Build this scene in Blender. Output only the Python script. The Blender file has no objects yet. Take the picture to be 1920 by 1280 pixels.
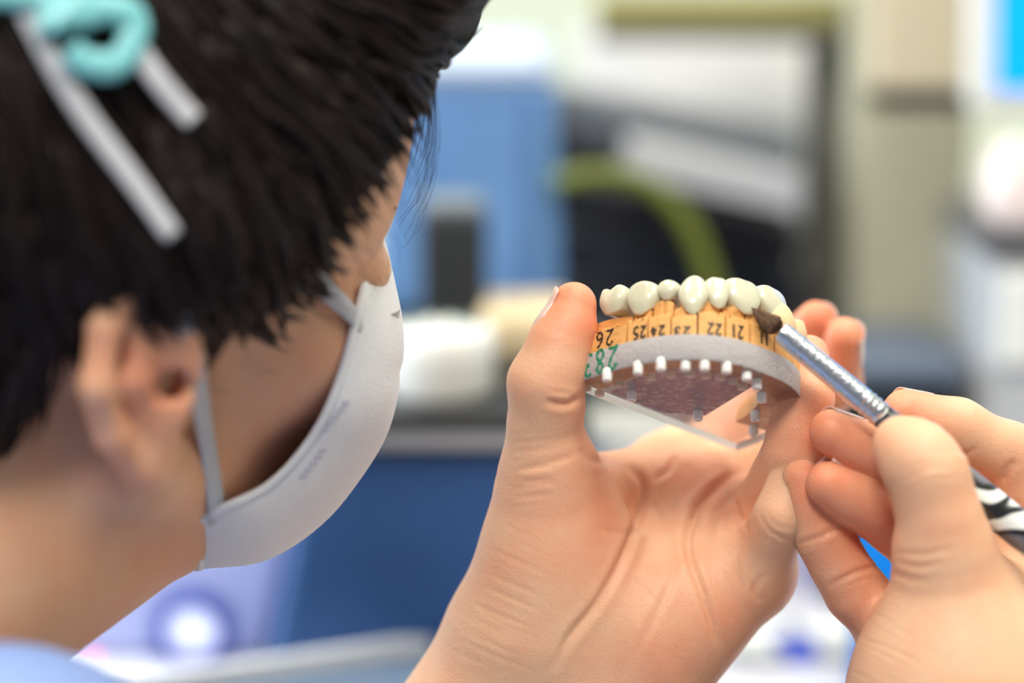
import bpy, bmesh, math, random
import numpy as np
from mathutils import Vector, Matrix
from mathutils.bvhtree import BVHTree

random.seed(7); RNG = np.random.default_rng(7)
SC = bpy.context.scene
COL = SC.collection

# ------------------------------------------------------------------ camera
FPX, DF = 4480.0, 700.0                 # focal length in pixels (1920 wide), focus distance in mm
PITCH = math.radians(12)
CAM = np.array([0.0, 0.0, 1.10])
RIGHT = np.array([1.0, 0, 0]); FWD = np.array([0, math.cos(PITCH), -math.sin(PITCH)]); UP = np.array([0, math.sin(PITCH), math.cos(PITCH)])
cam = bpy.data.cameras.new('camera'); cam_o = bpy.data.objects.new('camera', cam); COL.objects.link(cam_o)
cam.lens = FPX / 1920 * 36; cam.sensor_width = 36; cam.clip_start = 0.02; cam.clip_end = 50
cam_o.location = CAM; cam_o.rotation_euler = (math.pi / 2 - PITCH, 0, 0)
cam.dof.use_dof = True; cam.dof.focus_distance = 0.684; cam.dof.aperture_fstop = 2.65
SC.camera = cam_o

# ------------------------------------------------------------------ world, lights, exposure
w = bpy.data.worlds.new('world'); SC.world = w; w.use_nodes = True
w.node_tree.nodes['Background'].inputs[0].default_value = (0.86, 0.90, 1.0, 1)
w.node_tree.nodes['Background'].inputs[1].default_value = 0.22
def area(name, loc, target, size, power, color, size_y=None):
    l = bpy.data.lights.new(name, 'AREA'); l.energy = power; l.color = color; l.size = size
    if size_y: l.shape = 'RECTANGLE'; l.size_y = size_y
    o = bpy.data.objects.new(name, l); COL.objects.link(o); o.location = loc
    o.rotation_euler = (Vector(target) - Vector(loc)).to_track_quat('-Z', 'Y').to_euler()
    return o
area('window_daylight', (-1.94, 0.90, 1.65), (0, 0.72, 0.95), 1.0, 44, (0.82, 0.88, 1.0), 1.1)
CEIL_LIGHTS = [(-0.15, -0.45), (0.75, 0.20), (-0.55, 1.0), (0.75, 1.0)]
SC.view_settings.view_transform = 'Standard'
try: SC.view_settings.look = 'None'
except Exception: pass
SC.view_settings.gamma = 1; SC.view_settings.use_curve_mapping = False
SC.view_settings.exposure = 0.22

# ------------------------------------------------------------------ coordinate helpers
def px3(x, y, dz):                       # photo pixel + depth behind the focal plane (mm) -> camera-space mm
    s = (DF + dz) / FPX
    return np.array([(x - 960) * s, (640 - y) * s, dz], float)
def world(P):                            # camera-space mm -> world metres
    P = np.atleast_2d(np.asarray(P, float))
    return CAM + (P[:, :1] * RIGHT + P[:, 1:2] * UP + (P[:, 2:3] + DF) * FWD) * 1e-3
def wp(x, y, dz): return world(px3(x, y, dz))[0]
def to_px(P):
    P = np.atleast_2d(P); z = DF + P[:, 2]
    return np.stack([960 + FPX * P[:, 0] / z, 640 - FPX * P[:, 1] / z], 1)
def raydir(x, y): return RIGHT * (x - 960) / FPX + UP * (640 - y) / FPX + FWD
def at_y(x, y, Y):                       # pixel ray meets the upright plane world-y = Y
    d = raydir(x, y); return CAM + d * (Y / d[1])
def at_z(x, y, Z):
    d = raydir(x, y); return CAM + d * ((Z - CAM[2]) / d[2])

# ------------------------------------------------------------------ materials
def mat(name, color=(0.8, 0.8, 0.8), rough=0.5, metal=0.0, trans=0.0, ior=1.45, sss=0.0, sss_r=(1, .35, .18), sss_s=0.004,
        emit=None, emit_s=0.0, coat=0.0, var=0.0, var_scale=60, bump=0.0, bump_scale=300, spec=None, aniso=None):
    m = bpy.data.materials.new(name); m.use_nodes = True
    nt = m.node_tree; b = nt.nodes['Principled BSDF']
    b.inputs['Base Color'].default_value = (*color, 1); b.inputs['Roughness'].default_value = rough
    b.inputs['Metallic'].default_value = metal; b.inputs['Transmission Weight'].default_value = trans
    b.inputs['IOR'].default_value = ior
    if spec is not None: b.inputs['Specular IOR Level'].default_value = spec
    if sss: b.inputs['Subsurface Weight'].default_value = sss; b.inputs['Subsurface Radius'].default_value = sss_r; b.inputs['Subsurface Scale'].default_value = sss_s
    if emit: b.inputs['Emission Color'].default_value = (*emit, 1); b.inputs['Emission Strength'].default_value = emit_s
    if coat: b.inputs['Coat Weight'].default_value = coat; b.inputs['Coat Roughness'].default_value = 0.08
    tc = nt.nodes.new('ShaderNodeTexCoord')
    if var:
        n = nt.nodes.new('ShaderNodeTexNoise'); n.inputs['Scale'].default_value = var_scale; n.inputs['Detail'].default_value = 4
        nt.links.new(tc.outputs['Object'], n.inputs['Vector'])
        r = nt.nodes.new('ShaderNodeValToRGB')
        r.color_ramp.elements[0].position = 0.3; r.color_ramp.elements[1].position = 0.7
        r.color_ramp.elements[0].color = (*[max(0, c * (1 - var)) for c in color], 1)
        r.color_ramp.elements[1].color = (*[min(1, c * (1 + var)) for c in color], 1)
        nt.links.new(n.outputs['Fac'], r.inputs['Fac']); nt.links.new(r.outputs['Color'], b.inputs['Base Color'])
    if bump:
        n2 = nt.nodes.new('ShaderNodeTexNoise'); n2.inputs['Scale'].default_value = bump_scale; n2.inputs['Detail'].default_value = 5
        if aniso:
            mp = nt.nodes.new('ShaderNodeMapping'); mp.inputs['Scale'].default_value = aniso
            nt.links.new(tc.outputs['Object'], mp.inputs['Vector']); nt.links.new(mp.outputs['Vector'], n2.inputs['Vector'])
        else: nt.links.new(tc.outputs['Object'], n2.inputs['Vector'])
        bp = nt.nodes.new('ShaderNodeBump'); bp.inputs['Strength'].default_value = bump; bp.inputs['Distance'].default_value = 0.001
        nt.links.new(n2.outputs['Fac'], bp.inputs['Height']); nt.links.new(bp.outputs['Normal'], b.inputs['Normal'])
    return m

def skin_material(name, pale, red):
    m = bpy.data.materials.new(name); m.use_nodes = True; nt = m.node_tree; b = nt.nodes['Principled BSDF']
    N, L = nt.nodes.new, nt.links.new
    tc = N('ShaderNodeTexCoord')
    at = N('ShaderNodeAttribute'); at.attribute_name = 'redness'
    n = N('ShaderNodeTexNoise'); n.inputs['Scale'].default_value = 55; n.inputs['Detail'].default_value = 5; n.inputs['Roughness'].default_value = .6
    L(tc.outputs['Object'], n.inputs['Vector'])
    mr = N('ShaderNodeMapRange'); mr.inputs[1].default_value = .35; mr.inputs[2].default_value = .7; mr.inputs[3].default_value = -.08; mr.inputs[4].default_value = .28
    L(n.outputs['Fac'], mr.inputs[0])
    ad = N('ShaderNodeMath'); ad.operation = 'ADD'; ad.use_clamp = True
    L(at.outputs['Fac'], ad.inputs[0]); L(mr.outputs[0], ad.inputs[1])
    mx = N('ShaderNodeMix'); mx.data_type = 'RGBA'; mx.inputs[6].default_value = (*pale, 1); mx.inputs[7].default_value = (*red, 1)
    L(ad.outputs[0], mx.inputs[0]); L(mx.outputs[2], b.inputs['Base Color'])
    b.inputs['Roughness'].default_value = .48; b.inputs['Specular IOR Level'].default_value = .38
    b.inputs['Subsurface Weight'].default_value = .32; b.inputs['Subsurface Radius'].default_value = (1, .36, .2); b.inputs['Subsurface Scale'].default_value = .007
    v = N('ShaderNodeTexVoronoi'); v.inputs['Scale'].default_value = 1500; L(tc.outputs['Object'], v.inputs['Vector'])
    n2 = N('ShaderNodeTexNoise'); n2.inputs['Scale'].default_value = 650; n2.inputs['Detail'].default_value = 4; L(tc.outputs['Object'], n2.inputs['Vector'])
    a2 = N('ShaderNodeMath'); a2.operation = 'MULTIPLY_ADD'; a2.inputs[1].default_value = .5; L(v.outputs['Distance'], a2.inputs[0]); L(n2.outputs['Fac'], a2.inputs[2])
    bp = N('ShaderNodeBump'); bp.inputs['Strength'].default_value = .34; bp.inputs['Distance'].default_value = .0004
    L(a2.outputs[0], bp.inputs['Height']); L(bp.outputs['Normal'], b.inputs['Normal'])
    return m

M = {}
M['skin'] = skin_material('skin', (0.80, 0.50, 0.32), (0.76, 0.27, 0.15))
M['nail'] = mat('nail', (0.80, 0.50, 0.44), .28, sss=.3, coat=.3)
M['hair'] = mat('dark hair', (0.011, 0.006, 0.006), .5, var=.5, var_scale=90, spec=.22)
M['mask'] = mat('mask fabric', (0.84, 0.85, 0.88), .85, sss=.2, sss_r=(1, 1, 1), sss_s=.003, bump=.25, bump_scale=900)
M['mask_print'] = mat('mask print', (0.62, 0.62, 0.74), .8)
M['strap'] = mat('strap elastic', (0.54, 0.55, 0.60), .8, bump=.3, bump_scale=1500)
M['turq'] = mat('turquoise plastic', (0.20, 0.55, 0.60), .3)
M['shirt'] = mat('scrubs', (0.22, 0.32, 0.62), .9, bump=.3, bump_scale=700)

# ------------------------------------------------------------------ object helpers
def tag(o, label=None, cat=None, group=None, kind=None):
    if label: o['label'] = label
    if cat: o['category'] = cat
    if group: o['group'] = group
    if kind: o['kind'] = kind
    return o
def empty(name, loc, label=None, cat=None, group=None):
    o = bpy.data.objects.new(name, None); COL.objects.link(o); o.location = loc; o.empty_display_size = .02
    ORIG[o.name] = np.array(loc, float)
    return tag(o, label, cat, group)
ORIG = {}
def obj(name, V, F, m, parent=None, smooth=False, origin=None, autosmooth=None):
    """V in world metres; the object's origin sits at its parent's base or its own base centre."""
    V = np.asarray(V, float)
    if parent is not None: po = ORIG[parent.name]
    else: po = np.zeros(3)
    if origin is None:
        origin = np.array([(V[:, 0].min() + V[:, 0].max()) / 2, (V[:, 1].min() + V[:, 1].max()) / 2, V[:, 2].min()])
    me = bpy.data.meshes.new(name); me.from_pydata((V - origin).tolist(), [], [list(map(int, f)) for f in F]); me.update()
    for mm in (m if isinstance(m, (list, tuple)) else [m]): me.materials.append(mm)
    if smooth: me.polygons.foreach_set('use_smooth', [True] * len(me.polygons))
    o = bpy.data.objects.new(name, me); COL.objects.link(o)
    o.location = origin - po; ORIG[o.name] = origin
    if parent is not None: o.parent = parent
    if autosmooth is not None:
        me.polygons.foreach_set('use_smooth', [True] * len(me.polygons))
        me.set_sharp_from_angle(angle=math.radians(autosmooth))
    return o
def from_bm(bm):
    bm.verts.index_update()
    V = np.array([v.co[:] for v in bm.verts]); F = [[v.index for v in f.verts] for f in bm.faces]; bm.free(); return V, F
def g_box(lo, hi, bev=0.0, seg=2):
    bm = bmesh.new(); bmesh.ops.create_cube(bm, size=1)
    lo, hi = np.array(lo, float), np.array(hi, float)
    for v in bm.verts: v.co = Vector((lo + hi) / 2 + np.array(v.co) * (hi - lo))
    if bev: bmesh.ops.bevel(bm, geom=bm.edges[:], offset=bev, segments=seg, profile=.5, affect='EDGES')
    return from_bm(bm)
def g_lathe(profile, c, n=40, axis=None):       # profile [(r, h)], around +z (or axis) at c
    V, F = [], []; c = np.array(c, float)
    if axis is None: ax, e1, e2 = np.array([0, 0, 1.]), np.array([1., 0, 0]), np.array([0, 1., 0])
    else:
        ax = np.array(axis, float); ax /= np.linalg.norm(ax)
        t = np.array([0, 0, 1.]) if abs(ax[2]) < .9 else np.array([1., 0, 0])
        e1 = np.cross(t, ax); e1 /= np.linalg.norm(e1); e2 = np.cross(ax, e1)
    for r, h in profile:
        for k in range(n):
            a = 2 * math.pi * k / n; V.append(c + ax * h + (e1 * math.cos(a) + e2 * math.sin(a)) * r)
    for i in range(len(profile) - 1):
        for k in range(n):
            k2 = (k + 1) % n; F.append([i * n + k, i * n + k2, (i + 1) * n + k2, (i + 1) * n + k])
    F.append(list(range(n))[::-1]); F.append([(len(profile) - 1) * n + k for k in range(n)])
    return np.array(V), F
def g_tube(P, R, n=12, flat=None, up=None):     # tube along points; flat=(a,b) scales; caps
    P = np.asarray(P, float); R = np.broadcast_to(np.asarray(R, float), (len(P),))
    T = np.gradient(P, axis=0); T /= np.linalg.norm(T, axis=1)[:, None] + 1e-12
    V, F = [], []; ref = np.array(up if up is not None else [0, 0, 1.], float)
    if up is None and abs(T[0] @ ref) > .9: ref = np.array([1., 0, 0])
    prev = None
    for i in range(len(P)):
        r = (ref[i] if ref.ndim == 2 else ref) if (prev is None or up is not None) else prev
        e1 = r - T[i] * (r @ T[i]); e1 /= np.linalg.norm(e1) + 1e-12; prev = e1; e2 = np.cross(T[i], e1)
        fa, fb = flat or (1, 1)
        for k in range(n):
            a = 2 * math.pi * k / n; V.append(P[i] + (e1 * math.cos(a) * fa + e2 * math.sin(a) * fb) * R[i])
    for i in range(len(P) - 1):
        for k in range(n):
            k2 = (k + 1) % n; F.append([i * n + k, i * n + k2, (i + 1) * n + k2, (i + 1) * n + k])
    F.append(list(range(n))[::-1]); F.append([(len(P) - 1) * n + k for k in range(n)])
    return np.array(V), F
def merge(*gs):
    V, F, o = [], [], 0
    for v, f in gs:
        V.append(v); F += [[i + o for i in q] for q in f]; o += len(v)
    return np.concatenate(V), F
def catmull(P, n=8):
    P = np.asarray(P, float); Q = np.concatenate([[2 * P[0] - P[1]], P, [2 * P[-1] - P[-2]]]); out = []
    for i in range(1, len(Q) - 2):
        for t in np.linspace(0, 1, n, endpoint=False):
            a, b, c, d = Q[i - 1], Q[i], Q[i + 1], Q[i + 2]
            out.append(.5 * (2 * b + (c - a) * t + (2 * a - 5 * b + 4 * c - d) * t * t + (3 * b - 3 * c + d - a) * t ** 3))
    out.append(P[-1]); return np.array(out)
def g_grid(G):                                   # (a,b,3) array -> quads
    a, b, _ = G.shape; V = G.reshape(-1, 3); F = []
    for i in range(a - 1):
        for j in range(b - 1): F.append([i * b + j, i * b + j + 1, (i + 1) * b + j + 1, (i + 1) * b + j])
    return V, F
def g_shell(G, N, th):                           # thick sheet from a grid
    a, b, _ = G.shape; A, FA = g_grid(G + N * th / 2); B, _ = g_grid(G - N * th / 2); n = a * b
    F = FA + [[i + n for i in q[::-1]] for q in FA]
    ring = [i * b for i in range(a)] + [(a - 1) * b + j for j in range(1, b)] + [i * b + b - 1 for i in range(a - 2, -1, -1)] + [j for j in range(b - 2, 0, -1)]
    for k in range(len(ring)):
        p, q = ring[k], ring[(k + 1) % len(ring)]; F.append([p, q, q + n, p + n])
    return np.concatenate([A, B]), F
def grid_normals(G):
    du = np.gradient(G, axis=0); dv = np.gradient(G, axis=1); n = np.cross(du, dv)
    return n / (np.linalg.norm(n, axis=2)[..., None] + 1e-12)

# ------------------------------------------------------------------ distance-field modelling (bodies)
def smin(a, b, k):
    if k <= 0: return np.minimum(a, b)
    h = np.maximum(k - np.abs(a - b), 0) / k
    return np.minimum(a, b) - h * h * k * .25
def smax(a, b, k): return -smin(-a, -b, k)
def d_cone(P, a, b, ra, rb):
    a, b = np.asarray(a, np.float32), np.asarray(b, np.float32); ba = b - a
    t = np.clip(((P - a) @ ba) / (ba @ ba), 0, 1)
    return np.linalg.norm(P - a - t[:, None] * ba, axis=1) - (ra + (rb - ra) * t)
def d_ell(P, c, r, B=None):
    q = P - np.asarray(c, np.float32)
    if B is not None: q = q @ np.asarray(B, np.float32).T
    r = np.asarray(r, np.float32)
    k0 = np.linalg.norm(q / r, axis=1); k1 = np.linalg.norm(q / (r * r), axis=1) + 1e-9
    return k0 * (k0 - 1) / k1
def polygonise(fn, lo, hi, h, B=6, newton=2):
    lo, hi = np.array(lo, np.float32), np.array(hi, np.float32)
    nb = np.ceil((hi - lo) / (h * B)).astype(int) + 1; n = nb * B
    ci = np.stack(np.meshgrid(*[np.arange(k) for k in nb], indexing='ij'), -1).reshape(-1, 3)
    cd = fn((lo + (ci + .5) * B * h - .5 * h).astype(np.float32))
    vals = np.broadcast_to(cd.reshape(nb)[:, None, :, None, :, None], (nb[0], B, nb[1], B, nb[2], B)).astype(np.float32).copy()
    act = ci[np.abs(cd) < 1.35 * B * h]
    off = np.stack(np.meshgrid(*[np.arange(B)] * 3, indexing='ij'), -1).reshape(-1, 3)
    for s in range(0, len(act), 1500):
        a = act[s:s + 1500]
        P = lo + ((a[:, None] * B + off[None]) * h).reshape(-1, 3)
        d = fn(P.astype(np.float32)).reshape(len(a), B, B, B)
        vals[a[:, 0], :, a[:, 1], :, a[:, 2], :] = d
    G = vals.reshape(n)
    ins = G < 0
    cnt = sum(ins[i:n[0] - 1 + i, j:n[1] - 1 + j, k:n[2] - 1 + k].astype(np.int8) for i in (0, 1) for j in (0, 1) for k in (0, 1))
    A = np.argwhere((cnt > 0) & (cnt < 8)); idx = -np.ones(n - 1, np.int64); idx[tuple(A.T)] = np.arange(len(A))
    acc = np.zeros((len(A), 3)); num = np.zeros(len(A))
    corners = [(i, j, k) for i in (0, 1) for j in (0, 1) for k in (0, 1)]
    for c in corners:
        for ax in range(3):
            if c[ax]: continue
            e = list(c); e[ax] = 1
            v0 = G[tuple((A + c).T)]; v1 = G[tuple((A + e).T)]
            x = (v0 < 0) != (v1 < 0); t = np.where(x, v0 / np.where(x, v0 - v1, 1), 0)
            p = np.array(c, float)[None] + t[:, None] * (np.array(e) - np.array(c))[None]
            acc[x] += p[x]; num[x] += 1
    V = lo + (A + acc / num[:, None]) * h
    F = []
    for ax in range(3):
        u, v = (ax + 1) % 3, (ax + 2) % 3
        sl0 = [slice(1, n[i] - 1) for i in range(3)]; sl0[ax] = slice(0, n[ax] - 1)
        sl1 = list(sl0); sl1[ax] = slice(1, n[ax])
        a0, a1 = ins[tuple(sl0)], ins[tuple(sl1)]
        E = np.argwhere(a0 != a1); st = a0[tuple(E.T)]
        base = E + 1; base[:, ax] = E[:, ax]
        def cell(du, dv):
            q = base.copy(); q[:, u] -= du; q[:, v] -= dv; return idx[tuple(q.T)]
        q = np.stack([cell(1, 1), cell(0, 1), cell(0, 0), cell(1, 0)], 1)
        q[~st] = q[~st][:, ::-1]; F.append(q)
    F = np.concatenate(F); F = F[(F >= 0).all(1)]
    tet = np.array([[1, 1, 1], [1, -1, -1], [-1, 1, -1], [-1, -1, 1]], np.float32)
    for it in range(newton + 1):
        g = np.zeros_like(V)
        for k in range(4): g += tet[k] * fn((V + tet[k] * h * .6).astype(np.float32))[:, None]
        nrm = g / (np.linalg.norm(g, axis=1)[:, None] + 1e-9)
        if it < newton:
            d = fn(V.astype(np.float32)); V = V - nrm * np.clip(d, -h * .6, h * .6)[:, None] * .9
    return V, F, nrm
def body_fn(core, chains, k_core, k_join, k_between, cuts=()):
    def fn(P):
        d = None
        for p in core:
            e = p(P); d = e if d is None else smin(d, e, k_core)
        out = d
        for ch in chains:
            c = None
            for p in ch: e = p(P); c = e if c is None else smin(c, e, 4.5)
            j = smin(d, c, k_join); out = smin(out, j, k_between)
        for p, k in cuts: out = smax(out, -p(P), k)
        return out
    return fn
def C(a, b, ra, rb): return lambda P: d_cone(P, a, b, ra, rb)
def E_(c, r, B=None): return lambda P: d_ell(P, c, r, B)
def finger(pts, pad=None):
    """pts: list of (px,py,dz,r mm) from the base to the tip; pad = palmar direction (camera space) for the soft pads"""
    Q = [(px3(*p[:3]), p[3]) for p in pts]; out = []
    for (a, ra), (b, rb) in zip(Q[:-1], Q[1:]):
        out.append(C(a, b, ra, rb))
        if pad is not None:
            m = (a + b) / 2; r = (ra + rb) / 2; pd = np.array(pad, float); t = (b - a); L = np.linalg.norm(t); t /= L
            pd = pd - t * (pd @ t); pd /= np.linalg.norm(pd)
            B = np.stack([t, pd, np.cross(t, pd)])
            out.append(E_(m + pd * r * .2, (L * .44, r * .84, r * .9), B))
    return out
def seg_dist2(p, a, b):
    ba = b - a; t = np.clip(((p - a) @ ba) / (ba @ ba + 1e-9), 0, 1)
    return np.linalg.norm(p - a - t[:, None] * ba, axis=1), t
def creases(V, N, lines, facing=0.15):
    """press skin creases (pixel polylines, width mm, depth mm) into the camera-facing skin, with soft swollen rims"""
    q = to_px(V); s = (DF + V[:, 2]) / FPX; disp = np.zeros(len(V))
    wgt = np.clip((facing - N[:, 2]) / .35, 0, 1)
    for pts, wd, dp in lines:
        P = catmull(pts, 5) if len(pts) > 2 else np.array(pts, float)
        lo, hi = P.min(0) - 40, P.max(0) + 40
        I = np.where((q > lo).all(1) & (q < hi).all(1))[0]
        if not len(I): continue
        best = np.full(len(I), 1e9); tt = np.zeros(len(I)); n = len(P) - 1
        for k in range(n):
            d, t = seg_dist2(q[I], P[k], P[k + 1]); m = d < best; best[m] = d[m]; tt[m] = (k + t[m]) / n
        dm = best * s[I]; taper = np.clip(np.minimum(tt, 1 - tt) * 5, 0, 1) ** .7
        disp[I] += (-dp * np.exp(-(dm / wd) ** 2) + .35 * dp * np.exp(-((dm - 2.2 * wd) / (1.2 * wd)) ** 2)) * taper
    return V + N * (disp * wgt)[:, None]

# ================================================================== ROOM
M['wall'] = mat('sage wall paint', (0.58, 0.62, 0.50), .85, var=.05, var_scale=6)
M['ceil'] = mat('ceiling white', (0.82, 0.82, 0.80), .9)
M['floor'] = mat('grey vinyl floor', (0.42, 0.43, 0.45), .6, var=.15, var_scale=25)
M['desk'] = mat('white laminate', (0.74, 0.76, 0.84), .35, var=.04, var_scale=40)
M['lamp'] = mat('lamp diffuser', (1, 1, 1), .5, emit=(1.0, .96, .90), emit_s=4)
M['frame'] = mat('white frame', (.8, .8, .8), .4)
def struct(name, g, m, label=None, **k):
    o = obj(name, g[0], g[1], m, **k); tag(o, label, None, None, 'structure'); return o
WY = 1.46
struct('floor', g_box((-2, -1.2, -.02), (2.4, WY, 0)), M['floor'], 'grey vinyl floor')
struct('wall_back', g_box((-2, WY, 0), (2.4, WY + .1, 2.6)), M['wall'], 'sage green painted wall behind the bench')
struct('wall_right', g_box((2.4, -1.2, 0), (2.5, WY + .1, 2.6)), M['wall'], 'sage green side wall')
wl = g_box((-2.1, -1.2, 0), (-2, WY + .1, 1.05)); wl2 = g_box((-2.1, -1.2, 2.25), (-2, WY + .1, 2.6)); wl3 = g_box((-2.1, 1.44, 1.05), (-2, WY + .1, 2.25)); wl4 = g_box((-2.1, -1.2, 1.05), (-2, .36, 2.25))
struct('wall_left', merge(wl, wl2, wl3, wl4), M['wall'], 'sage green wall with the window')
wf = merge(g_box((-2.06, .36, 1.05), (-2.0, 1.44, 1.10)), g_box((-2.06, .36, 2.20), (-2.0, 1.44, 2.25)), g_box((-2.06, .36, 1.10), (-2.0, .41, 2.20)), g_box((-2.06, 1.39, 1.10), (-2.0, 1.44, 2.20)), g_box((-2.06, .87, 1.10), (-2.0, .93, 2.20)))
struct('window_1', wf, M['frame'], 'white window frame in the side wall')
struct('ceiling', g_box((-2.1, -1.2, 2.6), (2.5, WY + .1, 2.66)), M['ceil'], 'white ceiling')
for i, (x, y) in enumerate(CEIL_LIGHTS):
    e = empty('ceiling_light', (x, y, 2.54), ['warm ceiling panel lamp farthest from the back wall', 'warm ceiling panel lamp above the right hand', 'warm ceiling panel lamp nearest the window', 'warm ceiling panel lamp over the olive cabinet'][i], 'lamp', 'ceiling panel lamps')
    g = merge(g_box((x - .31, y - .31, 2.55), (x - .28, y + .31, 2.6)), g_box((x + .28, y - .31, 2.55), (x + .31, y + .31, 2.6)), g_box((x - .28, y - .31, 2.55), (x + .28, y - .28, 2.6)), g_box((x - .28, y + .28, 2.55), (x + .28, y + .31, 2.6)))
    obj('lamp_frame', *g, M['frame'], e); obj('diffuser', *g_box((x - .28, y - .28, 2.565), (x + .28, y + .28, 2.58)), M['lamp'], e)
    area('ceiling_lamp_light', (x, y, 2.555), (x, y, 0), .56, [27, 6, 5, 9][i], (1.0, .92, .80))

# ================================================================== LEFT HAND, RIGHT HAND, HEAD -> one body
def build_left_hand():
    h = px3
    core = [C(h(985, 1215, 10), h(700, 1595, 8), 23, 21), C(h(1225, 1165, 6), h(1140, 1280, 8), 22.5, 22), C(h(1140, 1280, 8), h(850, 1668, 8), 22, 20),
            C(h(990, 1165, 2), h(1027, 900, -8), 20.5, 13.2), E_(h(1070, 1060, -2), (19, 27, 17)),
            C(h(1090, 1180, 20), h(1255, 893, 38), 15, 11.5), C(h(1130, 1190, 18), h(1335, 930, 30), 16, 11.5),
            C(h(1170, 1180, 14), h(1388, 990, 22), 16, 11), C(h(1205, 1180, 8), h(1412, 1070, 5), 16.5, 10.5),
            C(h(1222, 1180, 3), h(1370, 1085, 0), 19.5, 12.5), C(h(1055, 905, 2), h(1235, 885, 32), 7, 8)]
    thumb = finger([(1027, 900, -8, 12.6), (1021, 800, -14, 9.9), (1023, 718, -19, 10.1), (1050, 645, -19, 8.4), (1076, 571, -17, 6.5)], (1, 0, -.3))
    index = finger([(1255, 893, 38, 10.5), (1340, 800, 54, 8.3), (1420, 722, 62, 8.6), (1500, 655, 47, 7.6), (1529, 598, 36, 5.6)], (-.4, 0, -1))
    middle = finger([(1335, 930, 30, 10.5), (1410, 855, 46, 8.5), (1482, 792, 60, 8.8), (1566, 718, 46, 7.7), (1582, 631, 32, 6.0)], (-.6, 0, -.7))
    ring = finger([(1388, 990, 22, 10), (1446, 930, 2, 7.9), (1487, 850, -12, 7.9), (1511, 745, -13, 7.3), (1517, 665, -4, 5.8)], (-.8, 0, -.6))
    pinky = finger([(1418, 1075, 5, 10), (1444, 1020, -9, 7.2), (1464, 966, -17, 6.9), (1509, 862, -13, 6.3), (1548, 803, -11, 5.2)], (-.7, .2, -.7))
    fn = body_fn(core, [thumb, index, middle, ring, pinky], 13, 8, .5)
    V, F, N = polygonise(fn, px3(1000, 1700, 0) * [0, 1, 0] + [-66, 0, -44], [110, 24, 84], .8)
    # keep only the part that hangs together in front of the cut at the forearm
    lines = [
        # life line and other palm lines
        ([(1175, 870), (1205, 905), (1200, 960), (1165, 1050), (1120, 1130), (1065, 1200), (1040, 1260)], 1.2, 1.1),
        ([(1215, 935), (1255, 1000), (1260, 1080), (1225, 1160), (1170, 1270)], 1.0, .45),
        ([(1300, 960), (1290, 1030), (1320, 1120), (1345, 1210)], 1.1, 1.1),
        ([(1395, 880), (1350, 910), (1310, 950), (1297, 990)], 1.3, 1.3),
        ([(1395, 905), (1345, 960), (1330, 1010)], .9, .7), ([(1370, 925), (1385, 960), (1380, 1000)], .8, .5), ([(1270, 850), (1255, 880), (1225, 900)], .9, .5), ([(1240, 925), (1243, 990)], .7, .35),
        ([(1110, 990), (1180, 1000), (1240, 985)], .8, .25), ([(1190, 1080), (1230, 1130)], .7, .3),
        # thumb joints
        ([(1020, 752), (1060, 757), (1094, 742)], 1.0, .75), ([(1030, 735), (1075, 738)], .6, .3),
        ([(970, 880), (1030, 868), (1085, 850)], .9, .4), ([(975, 905), (1040, 900)], .8, .3), ([(1085, 838), (1110, 862), (1135, 868)], 1.0, .5),
        # ring / pinky joints
        ([(1420, 955), (1442, 992), (1472, 1010), (1490, 1008)], .6, .3), ([(1428, 948), (1452, 982), (1486, 990)], .5, .15),
        ([(1395, 1005), (1380, 1060), (1395, 1110)], .9, .45), ([(1430, 1075), (1415, 1105), (1428, 1130)], .9, .35),
        ([(1375, 960), (1395, 975), (1400, 1000)], .7, .4)]
    for k in range(26):                                    # fan of fine wrinkles at the root of the thumb and the wrist
        y = 975 + k * 10 + random.uniform(-9, 9); x0 = 945 - (y - 930) * .42 + random.uniform(0, 55)
        L = random.uniform(60, 130)
        lines.append(([(x0, y - 6), (x0 + L * .5, y + L * .16), (x0 + L, y + L * .36)], .5, random.uniform(.04, .15)))
    for k in range(9):
        y = 815 + k * 17; lines.append(([(958, y), (990, y - 4), (1030 + random.uniform(-10, 20), y - 9)], .5, random.uniform(.06, .15)))
    V = creases(V, N, lines)
    red = np.zeros(len(V))
    def spot(p, r, s): red[:] = np.maximum(red, s * np.exp(-(np.linalg.norm(V - px3(*p), axis=1) / r) ** 2))
    for p, r, s in [((1090, 590, -18), 17, .95), ((1060, 700, -19), 15, .55), ((1529, 600, 36), 20, .9), ((1582, 640, 32), 22, .85), ((1505, 720, 5), 26, .9), ((1540, 810, -11), 20, .8),
                    ((1120, 960, -14), 26, .5), ((1320, 900, 15), 26, .55), ((1400, 960, 0), 22, .45), ((1300, 1160, -18), 40, .35), ((1455, 868, -4), 18, .5)]: spot(p, r, s)
    return V, F, red
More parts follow.
